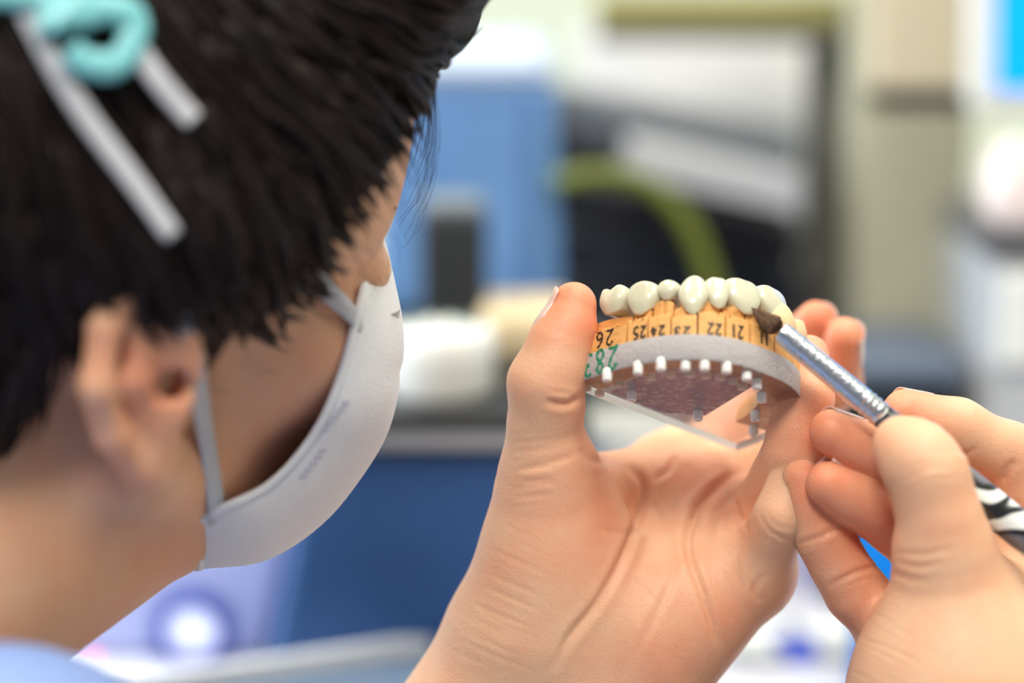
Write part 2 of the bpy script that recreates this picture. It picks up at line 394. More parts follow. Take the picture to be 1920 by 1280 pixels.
def build_right_hand():
    h = px3
    core = [C(h(1805, 1300, -34), h(1773, 1050, -43), 31, 13.4), C(h(1805, 1300, -34), h(1960, 1620, -30), 31, 27),
            C(h(1985, 1095, -5), h(1930, 1400, -20), 12.5, 22), C(h(1945, 1135, -2), h(1900, 1420, -15), 12, 20),
            C(h(1880, 1190, 0), h(1860, 1420, -12), 12, 20), C(h(1760, 1255, -2), h(1830, 1420, -14), 12, 20),
            C(h(1692, 1220, -8), h(1780, 1420, -14), 11.5, 20), C(h(1830, 1100, -34), h(1965, 1150, -8), 10, 11), C(h(1900, 1480, -22), h(2030, 1800, -28), 29, 26)]
    thumb = finger([(1773, 1050, -43, 13.2), (1763, 975, -46, 10.7), (1742, 892, -47, 10.1), (1716, 855, -46, 9.2), (1688, 832, -43, 7.6)], (-.3, .4, 1))
    index = finger([(1985, 1095, -5, 11), (1945, 970, -8, 9), (1893, 852, -12, 8.6), (1795, 802, -17, 7.8), (1697, 771, -20, 6.4)], (-.3, -1, -.3))
    middle = finger([(1945, 1135, -2, 11), (1850, 1010, -8, 9), (1752, 905, -14, 8.6), (1645, 850, -23, 7.5), (1560, 809, -28, 6.4)], (-.2, -.8, -.5))
    ring = finger([(1880, 1190, 0, 11), (1800, 1090, -8, 8.6), (1715, 1012, -14, 8.2), (1632, 950, -24, 7.2), (1552, 906, -29, 6.2)], (-.2, -.6, -.8))
    pinky = finger([(1760, 1255, -2, 10), (1680, 1180, -10, 8.4), (1604, 1108, -15, 8.2), (1543, 998, -18, 7.7), (1503, 899, -19, 6.1)], (-.7, -.2, -.8))
    fn = body_fn(core, [thumb, index, middle, ring, pinky], 9, 6, .4)
    V, F, N = polygonise(fn, [74, -165, -74], [190, 0, 22], .8)
    lines = [([(1495, 1022), (1540, 1005), (1575, 985)], .8, .6), ([(1500, 1032), (1545, 1018)], .5, .3),
             ([(1553, 1100), (1600, 1075), (1650, 1060)], .8, .6), ([(1560, 1110), (1600, 1092), (1640, 1080)], .5, .35),
             ([(1790, 838), (1812, 850), (1832, 835)], .7, .35), ([(1880, 905), (1890, 880), (1905, 862)], 1.0, .6),
             ([(1680, 1050), (1720, 1062), (1770, 1055)], .7, .35), ([(1676, 1035), (1730, 1040), (1790, 1025)], .7, .3), ([(1672, 1072), (1710, 1085), (1745, 1090)], .7, .3),
             ([(1690, 905), (1740, 880), (1790, 880)], .7, .22), ([(1695, 920), (1745, 897), (1795, 897)], .6, .2), ([(1687, 890), (1730, 868), (1780, 866)], .6, .18)]
    for k in range(20):
        y = 1075 + k * 12; x0 = 1668 - (y - 1060) * .42; L = random.uniform(50, 130)
        lines.append(([(x0, y), (x0 + L * .5, y + L * .18), (x0 + L, y + L * .42)], .55, random.uniform(.08, .22)))
    V = creases(V, N, lines)
    red = np.zeros(len(V))
    def spot(p, r, s): red[:] = np.maximum(red, s * np.exp(-(np.linalg.norm(V - px3(*p), axis=1) / r) ** 2))
    for p, r, s in [((1697, 771, -20), 16, .7), ((1560, 809, -28), 20, .9), ((1640, 860, -23), 18, .8), ((1552, 906, -29), 20, .95), ((1640, 955, -23), 22, .9), ((1503, 899, -19), 18, .7), ((1545, 1000, -18), 22, .55),
                    ((1600, 1108, -15), 22, .6), ((1680, 1180, -10), 24, .6), ((1688, 815, -46), 12, .35), ((1795, 1000, -55), 16, .25), ((1893, 880, -12), 18, .5), ((1830, 1050, -50), 14, .25)]: spot(p, r, s)
    return V, F, red

# --- head frame
HS = 0.90
HF = np.array([0.8436, 0.0411, 0.5354]); HU = np.array([0.1542, 0.9365, -0.3148]); HR = np.array([0.5144, -0.3481, -0.7837])
HP = np.array([-122.6, 15.7, -40.0])
HB = np.stack([HF, HU, HR])
def hd(P): return HP + HS * (np.atleast_2d(np.asarray(P, float)) @ HB)       # head (forward, up, right) mm -> camera mm
def hd1(*p): return hd(p)[0]
def build_head():
    hc = lambda a, b, ra, rb: C(hd1(*a), hd1(*b), ra * HS, rb * HS)
    he = lambda c, r: E_(hd1(*c), np.array(r) * HS, HB)
    core = [he((-6, 44, 0), (97, 76, 72)), he((50, 40, 0), (50, 52, 56)), he((37, -14, 0), (49, 64, 54)),
            he((72, 36, 0), (18, 15, 42)), he((66, 64, 0), (34, 34, 50)), hc((4, -38, 52), (58, -70, 18), 18, 13), hc((4, -38, -52), (58, -70, -18), 18, 13),
            he((60, -69, 0), (14, 13, 19)), he((64, -10, 40), (22, 18, 18)), he((64, -10, -40), (22, 18, 18)), he((66, -48, 0), (21, 22, 28))]
    neck = [C(hd1(-12, -30, 0), px3(-330, 1080, -70), 47 * HS, 54), C(hd1(20, -62, 6), px3(-330, 1140, -70), 35, 50)]
    nose = [hc((86, 20, 0), (97, -14, 0), 6, 7), he((91, -18, 0), (10, 8, 14))]
    eyes = [he((80, 14, 31), (12.5, 12, 13.5)), he((80, 14, -31), (12.5, 12, 13.5))]
    def ear(s):
        c = lambda f, u, r: hd1(f, u, s * r)
        rim = []
        pts = [(4, 12, 73), (8, 24, 74), (0, 33, 77), (-14, 32, 80), (-24, 19, 84), (-26, 2, 87), (-19, -14, 84), (-8, -26, 79), (0, -30, 75), (4, -22, 72)]
        for a, b in zip(pts[:-1], pts[1:]): rim.append(C(c(*a), c(*b), 4.6 * HS, 4.6 * HS))
        rim.append(C(c(-3, -24, 76), c(-4, -29, 77), 7.5 * HS, 6.5 * HS))                 # lobe
        anti = [C(c(-12, 22, 82), c(-14, 2, 83), 4.2 * HS, 4.6 * HS), C(c(-14, 2, 83), c(-6, -14, 78), 4.6 * HS, 4 * HS)]
        trag = [C(c(6, 2, 73), c(5, -8, 73), 4.5 * HS, 4.5 * HS)]
        plate = [E_(hd1(-10, 4, s * 79), np.array((17, 30, 4.5)) * HS, HB @ rot_small(s))]
        return rim + anti + trag + plate
    def rot_small(s):
        a = -.42 * s; c_, s_ = math.cos(a), math.sin(a)
        # tilt the ear plate outwards at the back (rotation about the up axis, in camera space)
        K = np.array([[0, -HU[2], HU[1]], [HU[2], 0, -HU[0]], [-HU[1], HU[0], 0]])
        return np.eye(3) + s_ * K + (1 - c_) * K @ K
    cuts = [(he((95, 12, 36), (12, 9, 17)), 8), (he((95, 12, -36), (12, 9, 17)), 8)]
    def fn(P):
        d = None
        for p in core: e = p(P); d = e if d is None else smin(d, e, 14)
        for p in neck: d = smin(d, p(P), 14)
        for p in nose: d = smin(d, p(P), 8)
        for p, k in cuts: d = smax(d, -p(P), k)
        for p in eyes: d = smin(d, p(P), 3)
        for s in (1, -1):
            q = None
            for p in ear(s): e = p(P); q = e if q is None else smin(q, e, 3.2)
            q = smax(q, -d_cone(P, hd1(-2, 0, s * 84), hd1(1, -3, s * 72), 4.5 * HS, 4 * HS), 4)
            d = smin(d, q, 6)
        return d
    pts = hd(np.array([[-110, 125, 0], [120, 125, 0], [120, -110, 0], [-110, -60, 0], [0, 0, 95], [0, 0, -95]]))
    lo = np.minimum(pts.min(0) - 8, [-250, -135, -175]); hi = pts.max(0) + 8
    V, F, N = polygonise(fn, lo, hi, 1.9)
    red = np.zeros(len(V)); H = (V - HP) @ HB.T / HS
    red += .55 * np.exp(-(((H - [66, -20, 42]) / [26, 26, 26]) ** 2).sum(1)) + .55 * np.exp(-(((H - [-8, 0, 84]) / [22, 30, 16]) ** 2).sum(1)) + .3 * np.exp(-(((H - [40, -60, 40]) / [30, 30, 30]) ** 2).sum(1))
    return V, F, np.clip(red + .12, 0, 1)
def build_torso():
    rs, ls, nb = np.array([-105, -150, -235.]), np.array([-280, -95, 25.]), np.array([-190, -75, -105.])
    pel = np.array([-330, -560, -60.])
    core = [C([-205, -132, -105], (nb + pel) / 2 + [-20, 0, 0], 48, 100), C((nb + pel) / 2 + [-20, 0, 0], pel, 104, 114), C(rs, ls, 45, 45), C([-205, -132, -105], [-125, -124, -122], 46, 40),
            C(rs, [150, -345, -150], 45, 36), C([150, -345, -150], world_free((1985, 1640, -26)), 38, 31),
            C(ls, [-75, -385, 15], 45, 36), C([-75, -385, 15], world_free((800, 1590, 8)), 37, 30)]
    fn = body_fn(core, [], 16, 10, 1)
    return polygonise(fn, [-480, -720, -330], [260, 10, 150], 6.0, newton=1)
def world_free(p): return px3(*p)

parts = [build_left_hand(), build_right_hand(), build_head()]
tv, tf, _ = build_torso(); parts.append((tv, tf, np.zeros(len(tv))))
BV, BF, BR, o_ = [], [], [], 0
for v, f, r in parts: BV.append(v); BF.append(np.asarray(f) + o_); BR.append(r); o_ += len(v)
BV = np.concatenate(BV); BF = np.concatenate(BF); BR = np.concatenate(BR)
person_base = world([[-330, -640, -60]])[0]
person = empty('person', person_base, 'person with short dark hair, leaning in and holding up a dental model and a brush', 'person')
body = obj('body', world(BV), BF.tolist(), M['skin'], person, smooth=True)
at_ = body.data.attributes.new('redness', 'FLOAT', 'POINT'); at_.data.foreach_set('value', BR.astype(np.float32))
skin_tree = BVHTree.FromPolygons(world(parts[2][0]).tolist(), np.asarray(parts[2][1]).tolist())

# fingernails
hand_tree = BVHTree.FromPolygons(np.concatenate([parts[0][0], parts[1][0]]).tolist(), np.concatenate([np.asarray(parts[0][1]), np.asarray(parts[1][1]) + len(parts[0][0])]).tolist())
def nail(tip, nxt, dorsal, r, ln, wd, name='fingernail'):
    a, b = px3(*tip), px3(*nxt); t = a - b; t /= np.linalg.norm(t)
    n = np.array(dorsal, float); n -= t * (n @ t); n /= np.linalg.norm(n); s = np.cross(t, n)
    G = np.zeros((11, 11, 3)); K = np.zeros((11, 11, 3))
    for i, u in enumerate(np.linspace(-1, 1, 11)):
        for j, v in enumerate(np.linspace(0, 1, 11)):
            ang = u * 1.0 * wd; x = (-.62 + v) * ln - .16 * ln * u * u * (v - .3)
            d = n * math.cos(ang) + s * math.sin(ang); o = a + t * x
            h = hand_tree.ray_cast(Vector(o), Vector(d))
            rr = float(np.clip(h[3], .75 * r, 1.25 * r)) if h[0] is not None and v < .8 else r * .9
            K[i, j] = d; G[i, j] = o + d * (rr + .22 - .22 * u ** 4 - .15 * (1 - v) ** 4)
            if j > 6: G[i, j] = G[i, j - 1] + t * ln * .1 * (1 - .16 * u * u) - d * .12
    g = g_shell(world(G.reshape(-1, 3)).reshape(11, 11, 3), K @ np.stack([RIGHT, UP, FWD]), .0004)
    return obj(name, *g, M['nail'], person, smooth=True)
nail((1072, 580, -17), (1023, 718, -19), (-1, .1, .3), 7.1, 13, 1.0)
nail((1529, 602, 36), (1500, 655, 47), (1, .1, .45), 6.0, 11, 1.0)
nail((1582, 640, 32), (1566, 718, 46), (1, .05, .35), 6.4, 11.5, 1.0)
nail((1700, 771, -20), (1795, 802, -17), (.1, .85, .9), 6.5, 10.5, 1.0)
nail((1563, 811, -28), (1645, 850, -23), (.1, .9, .6), 6.5, 10.5, 1.0)
nail((1555, 908, -29), (1632, 950, -24), (.1, .8, .8), 6.3, 10.5, 1.0)
nail((1505, 903, -19), (1543, 998, -18), (.6, .3, .9), 6.2, 10, 1.0)
#--MARK-HAIR
# ------------------------------------------------------------------ hair
def poly_sd(Q, poly):                              # signed distance to a polygon in the (forward, up) plane, negative inside
    poly = np.array(poly, float); d = np.full(len(Q), 1e9); ins = np.zeros(len(Q), bool); n = len(poly)
    for i in range(n):
        a, b = poly[i], poly[(i + 1) % n]
        d = np.minimum(d, seg_dist2(Q, a, b)[0])
        c = ((a[1] > Q[:, 1]) != (b[1] > Q[:, 1])) & (Q[:, 0] < (b[0] - a[0]) * (Q[:, 1] - a[1]) / (b[1] - a[1] + 1e-12) + a[0])
        ins ^= c
    return np.where(ins, -d, d)
HAIRLINE = [(150, 74), (106, 81), (92, 75), (78, 63), (66, 51), (55, 42), (50, 33), (49, 22), (38, 13), (22, 11), (8, 13), (-6, 17), (-20, 15), (-31, 0), (-38, -20), (-58, -38), (-140, -52), (-140, 170), (150, 170)]
def to_head(P): return (P - HP) @ HB.T / HS
def hair_base(P):
    he = lambda c, r: d_ell(P, hd1(*c), np.array(r) * HS, HB)
    d = smin(he((-8, 46, 0), (111, 90, 82)), he((40, 52, 0), (62, 62, 68)), 20)
    d = smin(d, he((79, 108, 0), (44, 30, 59)), 16)
    d = smin(d, he((-64, 0, 0), (50, 56, 72)), 20)
    d = smin(d, np.minimum(he((-6, 40, 58), (44, 30, 33)), he((-6, 40, -58), (44, 30, 33))), 14)
    return d
def hair_fn(P):
    H = to_head(P); g = poly_sd(H[:, :2], HAIRLINE) * HS
    n = .9 * np.sin(H[:, 0] * .21 + H[:, 2] * .13) * np.sin(H[:, 1] * .19 + H[:, 2] * .17) * 2
    return smax(hair_base(P) + n, g.astype(np.float32), 7)
pts = hd(np.array([[-125, 140, 0], [128, 140, 0], [128, 0, 0], [-125, -50, 0], [0, 40, 98], [0, 40, -98]]))
hV, hF, hN = polygonise(hair_fn, pts.min(0) - 10, pts.max(0) + 10, 3.2, newton=1)
hair_tree = BVHTree.FromPolygons(world(hV).tolist(), hF.tolist())
def grad(fn, P, h=1.0):
    tet = np.array([[1, 1, 1], [1, -1, -1], [-1, 1, -1], [-1, -1, 1]], float); g = np.zeros_like(P)
    for k in range(4): g += tet[k] * fn(P + tet[k] * h)[:, None]
    return g / (np.linalg.norm(g, axis=1)[:, None] + 1e-9)
nl, steps = 1900, 11
H0 = RNG.normal(size=(nl * 3, 3)); H0 /= np.linalg.norm(H0, axis=1)[:, None]
P = hd(H0 * [108, 88, 80] + [-6, 48, 0]); P = P[poly_sd(to_head(P)[:, :2], HAIRLINE) < -3][:nl]; nl = len(P)
crown = hd1(-48, 128, 8); wave = RNG.uniform(-1, 1, nl); r0 = RNG.uniform(.7, 1.9, nl); stp = RNG.uniform(3.0, 6.2, nl); lift = RNG.uniform(-.5, 2.6, nl)
paths = []; alive = np.ones(nl); ends = RNG.uniform(-7, 8, nl)
rads = []
side = np.sign(to_head(P)[:, 2])
for s in range(steps):
    n = grad(hair_base, P); d = hair_base(P); tgt = lift + 1.5 * s / steps
    P = P + n * (tgt - d)[:, None] * .8
    g = poly_sd(to_head(P)[:, :2], HAIRLINE)
    alive = np.minimum(alive, np.clip(1 - (g - np.where(to_head(P)[:, 0] > 45, -2 + .35 * ends, 1 + ends)) / np.where(to_head(P)[:, 0] > 45, 4, 8), 0, 1))
    paths.append(P.copy()); rads.append(r0 * alive * (1 - (s / (steps - 1)) ** 2.2) + .05)
    Hh = to_head(P)
    t = P - crown + hd1(55, -10, 0) * 0
    t = t / np.linalg.norm(t, axis=1)[:, None] + np.where(Hh[:, :1] > 20, .55, .12) * HF - .35 * HU
    t -= n * (t * n).sum(1)[:, None]; t /= np.linalg.norm(t, axis=1)[:, None] + 1e-9
    sd = np.cross(n, t); t = t + sd * (wave * .5 * math.sin(s * .7 + 1))[:, None]
    P = P + t * stp[:, None]
paths = np.stack(paths, 1); rads = np.stack(rads, 1)
G = [(world(hV), hF.tolist())]
for i in range(nl): G.append(g_tube(world(paths[i]), np.maximum(rads[i], .05) * 1e-3, 5))
hair = obj('hair', *merge(*G), M['hair'], person, smooth=True); hair['kind'] = 'stuff'
# eyebrow and lashes of the near eye
gb = []
for k in range(30):
    a = k / 45; R_ = 12 + 40 * a
    p = hd1(88 - 16 * a ** 2 + 2, 40 - 5 * abs(a - .4), R_); q = p + hd1(0, 0, 0) * 0
    q = hd1(89 - 16 * a ** 2 + 3, 43 - 9 * a, R_ + 7)
    gb.append(g_tube(world([p, (p + q) / 2 + HF * .8, q]), [.00045, .0004, .0001], 4))
for k in range(22):
    a = k / 21; R_ = 18 + 26 * a
    p = hd1(91 - 10 * a ** 2, 7, R_); q = hd1(100 - 10 * a ** 2, 3, R_ + 4 * a)
    gb.append(g_tube(world([p, q]), [.0003, .0001], 4))
eyebrow = obj('eyebrow', *merge(*gb), M['hair'], person); eyebrow['kind'] = 'stuff'

# ------------------------------------------------------------------ scrubs shirt
def shirt_fn(P):
    rs, ls, nb = np.array([-105, -150, -235.]), np.array([-280, -95, 25.]), np.array([-190, -75, -105.]); pel = np.array([-330, -560, -60.])
    md = (nb + pel) / 2 + [-20, 0, 0]
    d = None
    n2, tz = np.array([-205, -132, -105.]), np.array([-125, -124, -122.])
    for a, b, ra, rb in [(n2, md, 56, 108), (md, pel, 112, 124), (n2, tz, 54, 47), (tz, rs, 47, 54), (rs, ls, 52, 52), (rs, [130, -330, -158], 53, 47), (ls, [-85, -375, 15], 53, 47)]:
        e = d_cone(P, a, b, ra, rb); d = e if d is None else smin(d, e, 16)
    hollow = -d_cone(P, hd1(-12, -30, 0), px3(-330, 1080, -70), 47, 58)
    return smax(d, hollow, 4)
sv, sf, _ = polygonise(shirt_fn, [-500, -720, -340], [240, 30, 160], 5.0, newton=1)
obj('scrub_shirt', world(sv), sf.tolist(), M['shirt'], person, smooth=True)

# ------------------------------------------------------------------ face mask
def cast(x, y, trees, out=1.5):
    best = None
    for t in trees:
        h = t.ray_cast(Vector(CAM), Vector(raydir(x, y)).normalized())
        if h[0] is not None and (best is None or h[3] < best[3]): best = h
    if best is None: return None
    n = np.array(best[1]); d = raydir(x, y)
    if n @ d > 0: n = -n
    return np.array(best[0]) + n * out * 1e-3, n
rows_c = [(92, 37), (100, 12), (106, -12), (106, -35), (99, -58), (86, -77), (68, -89), (46, -92)]
rows_e = [(88, 36, 13), (82, 17, 36), (71, 5, 53), (63, -16, 60), (57, -33, 58), (46, -46, 57), (31, -53, 56), (26, -65, 43)]
rc = catmull(np.array(rows_c, float), 6); re_ = catmull(np.array(rows_e, float), 6)
na = 33; G = np.zeros((len(rc), na, 3))
for i in range(len(rc)):
    for j, a in enumerate(np.linspace(-1, 1, na)):
        th = (1 - abs(a)) * math.pi / 2; s = math.sin(th); ridge = 2.2 * math.exp(-(a / .10) ** 2)
        seam = -1.1 * math.exp(-(((i / (len(rc) - 1)) - .36) / .02) ** 2) * (1 - abs(a) ** 3)
        wr = .8 * math.sin(i * .55 + 5 * a) * math.sin(9 * a + i * .2) * (1 - abs(a))
        G[i, j] = hd1(re_[i, 0] + (rc[i, 0] - re_[i, 0]) * s + ridge + seam + wr, re_[i, 1] + (rc[i, 1] - re_[i, 1]) * s ** 1.2, math.copysign(1, a) * re_[i, 2] * math.cos(th) ** .85)
Gw = world(G.reshape(-1, 3)).reshape(G.shape); Nw = grid_normals(Gw)
ctr = world([hd1(40, -40, 0)])[0]
if ((Gw - ctr) * Nw).sum(2).mean() < 0: Nw = -Nw
mask = empty('face_mask', Gw.reshape(-1, 3).mean(0) - [0, 0, .05], 'white folded respirator mask worn over the nose and mouth', 'face mask')
obj('mask_shell', *g_shell(Gw + Nw * .001, Nw, .0012), M['mask'], mask, smooth=True)
er = np.concatenate([Gw[0], Gw[:, -1], Gw[-1][::-1], Gw[:, 0][::-1]]); en = np.concatenate([Nw[0], Nw[:, -1], Nw[-1][::-1], Nw[:, 0][::-1]])
obj('welded_edge', *g_tube(er + en * .001, .0013, 6), M['mask'], mask, smooth=True)
mask_tree = BVHTree.FromPolygons(Gw.reshape(-1, 3).tolist(), g_grid(Gw)[1])
def strap(pxs, trees, wd, name, dz=None, out=1.6):
    pts, ns = [], []
    for k, (x, y) in enumerate(pxs):
        h = cast(x, y, trees, out)
        if h is None: continue
        pts.append(h[0]); ns.append(h[1])
    pts, ns = np.array(pts), np.array(ns)
    for _ in range(3): pts[1:-1] = (pts[:-2] + 2 * pts[1:-1] + pts[2:]) / 4; ns[1:-1] = (ns[:-2] + 2 * ns[1:-1] + ns[2:]) / 4
    P = catmull(pts, 5); N_ = catmull(ns, 5)
    g = g_tube(P, wd / 2 * 1e-3, 10, flat=(.16, 1), up=N_)
    return obj(name, *g, M['strap'], mask, smooth=True)
def lerp_px(a, b, n): return [(a[0] + (b[0] - a[0]) * k / (n - 1), a[1] + (b[1] - a[1]) * k / (n - 1)) for k in range(n)]
strap(lerp_px((668, 612), (520, 448), 8), [skin_tree], 6.0, 'strap', out=2.2)
strap([(400, 968), (396, 935), (388, 880), (378, 810), (368, 740), (360, 690), (352, 640), (342, 585)], [skin_tree], 6.4, 'strap', out=1.8)
strap(lerp_px((358, 240), (225, 82), 7), [hair_tree], 5.4, 'strap', out=6.5)
strap(lerp_px((300, 440), (20, 8), 9), [hair_tree], 5.0, 'strap', out=6.5)
def px_tube(pxs, r, n=6, closed=False, out=8):
    pts, ns = [], []
    for x, y in pxs:
        h = cast(x, y, [hair_tree], out)
        if h is not None: pts.append(h[0]); ns.append(h[1])
    pts = np.array(pts); ns = np.array(ns); nm = ns.mean(0)
    c = pts.mean(0); nm /= np.linalg.norm(nm); pts = pts - ((pts - c) @ nm)[:, None] * nm * .7
    return g_tube(catmull(pts, n), r, 10, flat=(.6, 1), up=nm)
circ = lambda cx, cy, r, a0, a1, n=12: [(cx + r * math.cos(math.radians(a)), cy + r * math.sin(math.radians(a))) for a in np.linspace(a0, a1, n)]
ex = merge(px_tube(circ(178, 82, 50, -150, 165), .0036), px_tube(circ(92, 20, 46, -200, 100), .0036), px_tube([(-60, -70), (10, -20), (60, 10), (120, 28), (160, 34), (200, 38)], .0040), px_tube([(-70, 10), (0, 8), (40, 20)], .0036))
obj('strap_extender', *ex, M['turq'], mask, smooth=True)['label'] = 'turquoise plastic strap hook behind the head'
for (x, y, L) in [(626, 780, 60), (584, 868, 50)]:        # faint print on the near cheek
    gg = []
    for k in range(5):
        q = lerp_px((x + 22 - k * 9, y - 30 + k * 12), (x + 8 - k * 9, y - 36 + k * 12 + 8), 4)
        P = [cast(a, b, [mask_tree], 1.75) for a, b in q]
        if any(p is None for p in P): continue
        gg.append(g_tube(np.array([p[0] for p in P]), .0008, 6, flat=(.12, 1), up=np.mean([p[1] for p in P], 0)))
    if gg: obj('printed_mark', *merge(*gg), M['mask_print'], mask)

# ================================================================== DENTAL MODEL
M['plaster'] = mat('orange die plaster', (0.76, 0.39, 0.125), .62, var=.12, var_scale=350, bump=.35, bump_scale=1400)
M['plaster2'] = mat('pale plaster', (0.82, 0.56, 0.32), .6, sss=.15, sss_s=.002, var=.06, var_scale=300, bump=.25, bump_scale=1200)
M['crown'] = mat('porcelain', (0.62, 0.60, 0.45), .14, sss=.25, sss_r=(1, .9, .7), sss_s=.0018, coat=.5, var=.05, var_scale=240)
M['rim'] = mat('frosted acrylic', (0.62, 0.60, 0.61), .42, trans=.2, ior=1.49, bump=1.0, bump_scale=900, aniso=(3, 3, .25), var=.05, var_scale=500)
M['acryl'] = mat('clear acrylic', (0.90, 0.86, 0.90), .03, trans=1, ior=1.49)
M['haze'] = mat('hazy acrylic', (0.90, 0.86, 0.90), .10, trans=.84, ior=1.49, bump=.06, bump_scale=300)
M['sleeve'] = mat('white nylon', (0.95, 0.91, 0.85), .35, sss=.3, sss_r=(1, .9, .8), sss_s=.002)
M['ink'] = mat('black ink', (0.012, 0.010, 0.012), .45); M['green'] = mat('green ink', (0.01, 0.22, 0.12), .45)
PSI, AL, RO = 0.691, 0.412, -0.052
def dbasis():
    a = np.array([0, -math.sin(AL), math.cos(AL)]); X = np.array([1., 0, 0])
    eu = math.cos(PSI) * X + math.sin(PSI) * a; ev = math.sin(PSI) * X - math.cos(PSI) * a; ew = np.array([0, math.cos(AL), math.sin(AL)])
    c, s = math.cos(RO), math.sin(RO); R = np.array([[c, -s, 0], [s, c, 0], [0, 0, 1]]); return R @ eu, R @ ev, R @ ew
EU, EV, EW = dbasis(); DT = np.array([41.708, -22.955, 0]); PA, PB, TH = 34.466, 47.715, 7.66
def dm(P): P = np.atleast_2d(np.asarray(P, float)); return DT + P[:, :1] * EU + P[:, 1:2] * EV + P[:, 2:3] * EW      # (u,v,w) -> camera mm
def dw(P): return world(dm(P))
tt = np.linspace(0.0, math.pi, 721)
OU = np.where(np.cos(tt) >= 0, PA * np.abs(np.cos(tt)) ** .93, -PA * np.abs(np.cos(tt)) ** .74); OV = PB * np.sin(tt) ** np.where(np.cos(tt) >= 0, .93, .74)
keep = OV > -1; OUT = np.stack([OU, OV], 1)[keep]                        # outline right corner -> front -> left end
seg = np.linalg.norm(np.diff(OUT, axis=0), axis=1); ARC = np.concatenate([[0], np.cumsum(seg)]); AL_TOT = ARC[-1]
def o_at(s): return np.stack([np.interp(s, ARC, OUT[:, 0]), np.interp(s, ARC, OUT[:, 1])], -1)
def n_at(s):
    a, b = o_at(np.clip(s - 2.5, 0, AL_TOT)), o_at(np.clip(s + 2.5, 0, AL_TOT)); t = b - a; t /= np.linalg.norm(t, axis=-1, keepdims=True)
    return np.stack([t[..., 1], -t[..., 0]], -1), t                          # outward normal, tangent
def on(s, inset, w_):                                                        # arc position, inset from the rim, height
    s = np.asarray(s, float); n, _ = n_at(s); q = o_at(s) - n * np.asarray(inset)[..., None]
    return np.concatenate([q, np.broadcast_to(np.asarray(w_, float), q.shape[:-1])[..., None]], -1)
def s_from_px(x, w_, inset=0.0):
    S = np.linspace(2, AL_TOT, 1500); p = to_px(dm(on(S, np.full(len(S), inset), w_)))[:, 0]
    k = np.argmax(p); return float(np.interp(-x, -p[k:], S[k:])) if k < len(S) - 1 else AL_TOT
def w_from_py(s, inset, y):
    W_ = np.linspace(-5, 45, 200); p = to_px(dm(on(np.full(200, s), np.full(200, inset), W_)))[:, 1]
    return float(np.interp(-y, -p, W_))
assert n_at(AL_TOT * .5)[0] @ (o_at(AL_TOT * .5) - np.array([0, 12])) > 0
model = empty('dental_model', dw([[2, 20, 0]])[0], 'orange plaster dental model with porcelain crowns on a clear base plate', 'dental model')
# base plate
ol = np.concatenate([OUT[::4], OUT[-1:]]); n0 = len(ol); cen = ol.mean(0)
def ring(shrink, w_): return dw(np.concatenate([cen + (ol - cen) * (1 - shrink), np.full((n0, 1), w_)], 1))
PV = np.concatenate([ring(.012, 0), ring(0, .45), ring(0, TH - .45), ring(.012, TH)]); PF = []
for k in range(3):
    for i in range(n0): j = (i + 1) % n0; PF.append([k * n0 + i, k * n0 + j, (k + 1) * n0 + j, (k + 1) * n0 + i])
PF.append(list(range(n0))[::-1]); PF.append([3 * n0 + i for i in range(n0)])
plate = obj('base_plate', PV, PF, [M['acryl'], M['rim'], M['haze'], mat('white sanded acrylic', (.92, .92, .95), .7, trans=.75, ior=1.3)], model)
bm = bmesh.new(); bm.from_mesh(plate.data); bmesh.ops.recalc_face_normals(bm, faces=bm.faces[:]); bm.to_mesh(plate.data); bm.free()
for i, p in enumerate(plate.data.polygons): p.material_index = 1 if i < 3 * n0 else (0 if i == 3 * n0 else 2); p.use_smooth = i < 3 * n0 and (i // n0) == 1
for i in range(3 * n0):
    if i % n0 == n0 - 1: plate.data.polygons[i].material_index = 3            # straight frosted back edge
plate['label'] = 'clear acrylic base plate with frosted rim'
# added mid-plate sheet: dark view through it painted into colour, pale specks are dust
M['film'] = mat('dust specks on painted dark view', (0.17, 0.155, 0.20), .5, bump=.3, bump_scale=900)
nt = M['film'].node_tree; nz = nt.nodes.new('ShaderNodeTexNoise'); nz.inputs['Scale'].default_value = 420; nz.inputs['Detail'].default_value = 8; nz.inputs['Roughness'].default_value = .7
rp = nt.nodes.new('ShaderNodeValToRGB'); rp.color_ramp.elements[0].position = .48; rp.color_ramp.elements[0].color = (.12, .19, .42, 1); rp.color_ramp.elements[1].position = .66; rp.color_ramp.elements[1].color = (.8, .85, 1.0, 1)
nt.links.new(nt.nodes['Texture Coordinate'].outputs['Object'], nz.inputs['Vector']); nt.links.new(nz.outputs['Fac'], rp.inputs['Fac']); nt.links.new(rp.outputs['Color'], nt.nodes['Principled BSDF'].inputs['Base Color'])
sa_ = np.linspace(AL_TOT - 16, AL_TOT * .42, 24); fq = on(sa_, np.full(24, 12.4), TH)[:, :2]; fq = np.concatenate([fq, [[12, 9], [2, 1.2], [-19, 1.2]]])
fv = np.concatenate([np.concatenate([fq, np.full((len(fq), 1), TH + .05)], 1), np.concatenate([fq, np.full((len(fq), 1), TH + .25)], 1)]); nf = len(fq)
obj('dust_and_dark_view', dw(fv), [list(range(nf)), [nf + i for i in range(nf)][::-1]] + [[i, (i + 1) % nf, nf + (i + 1) % nf, nf + i] for i in range(nf)], M['film'], model)
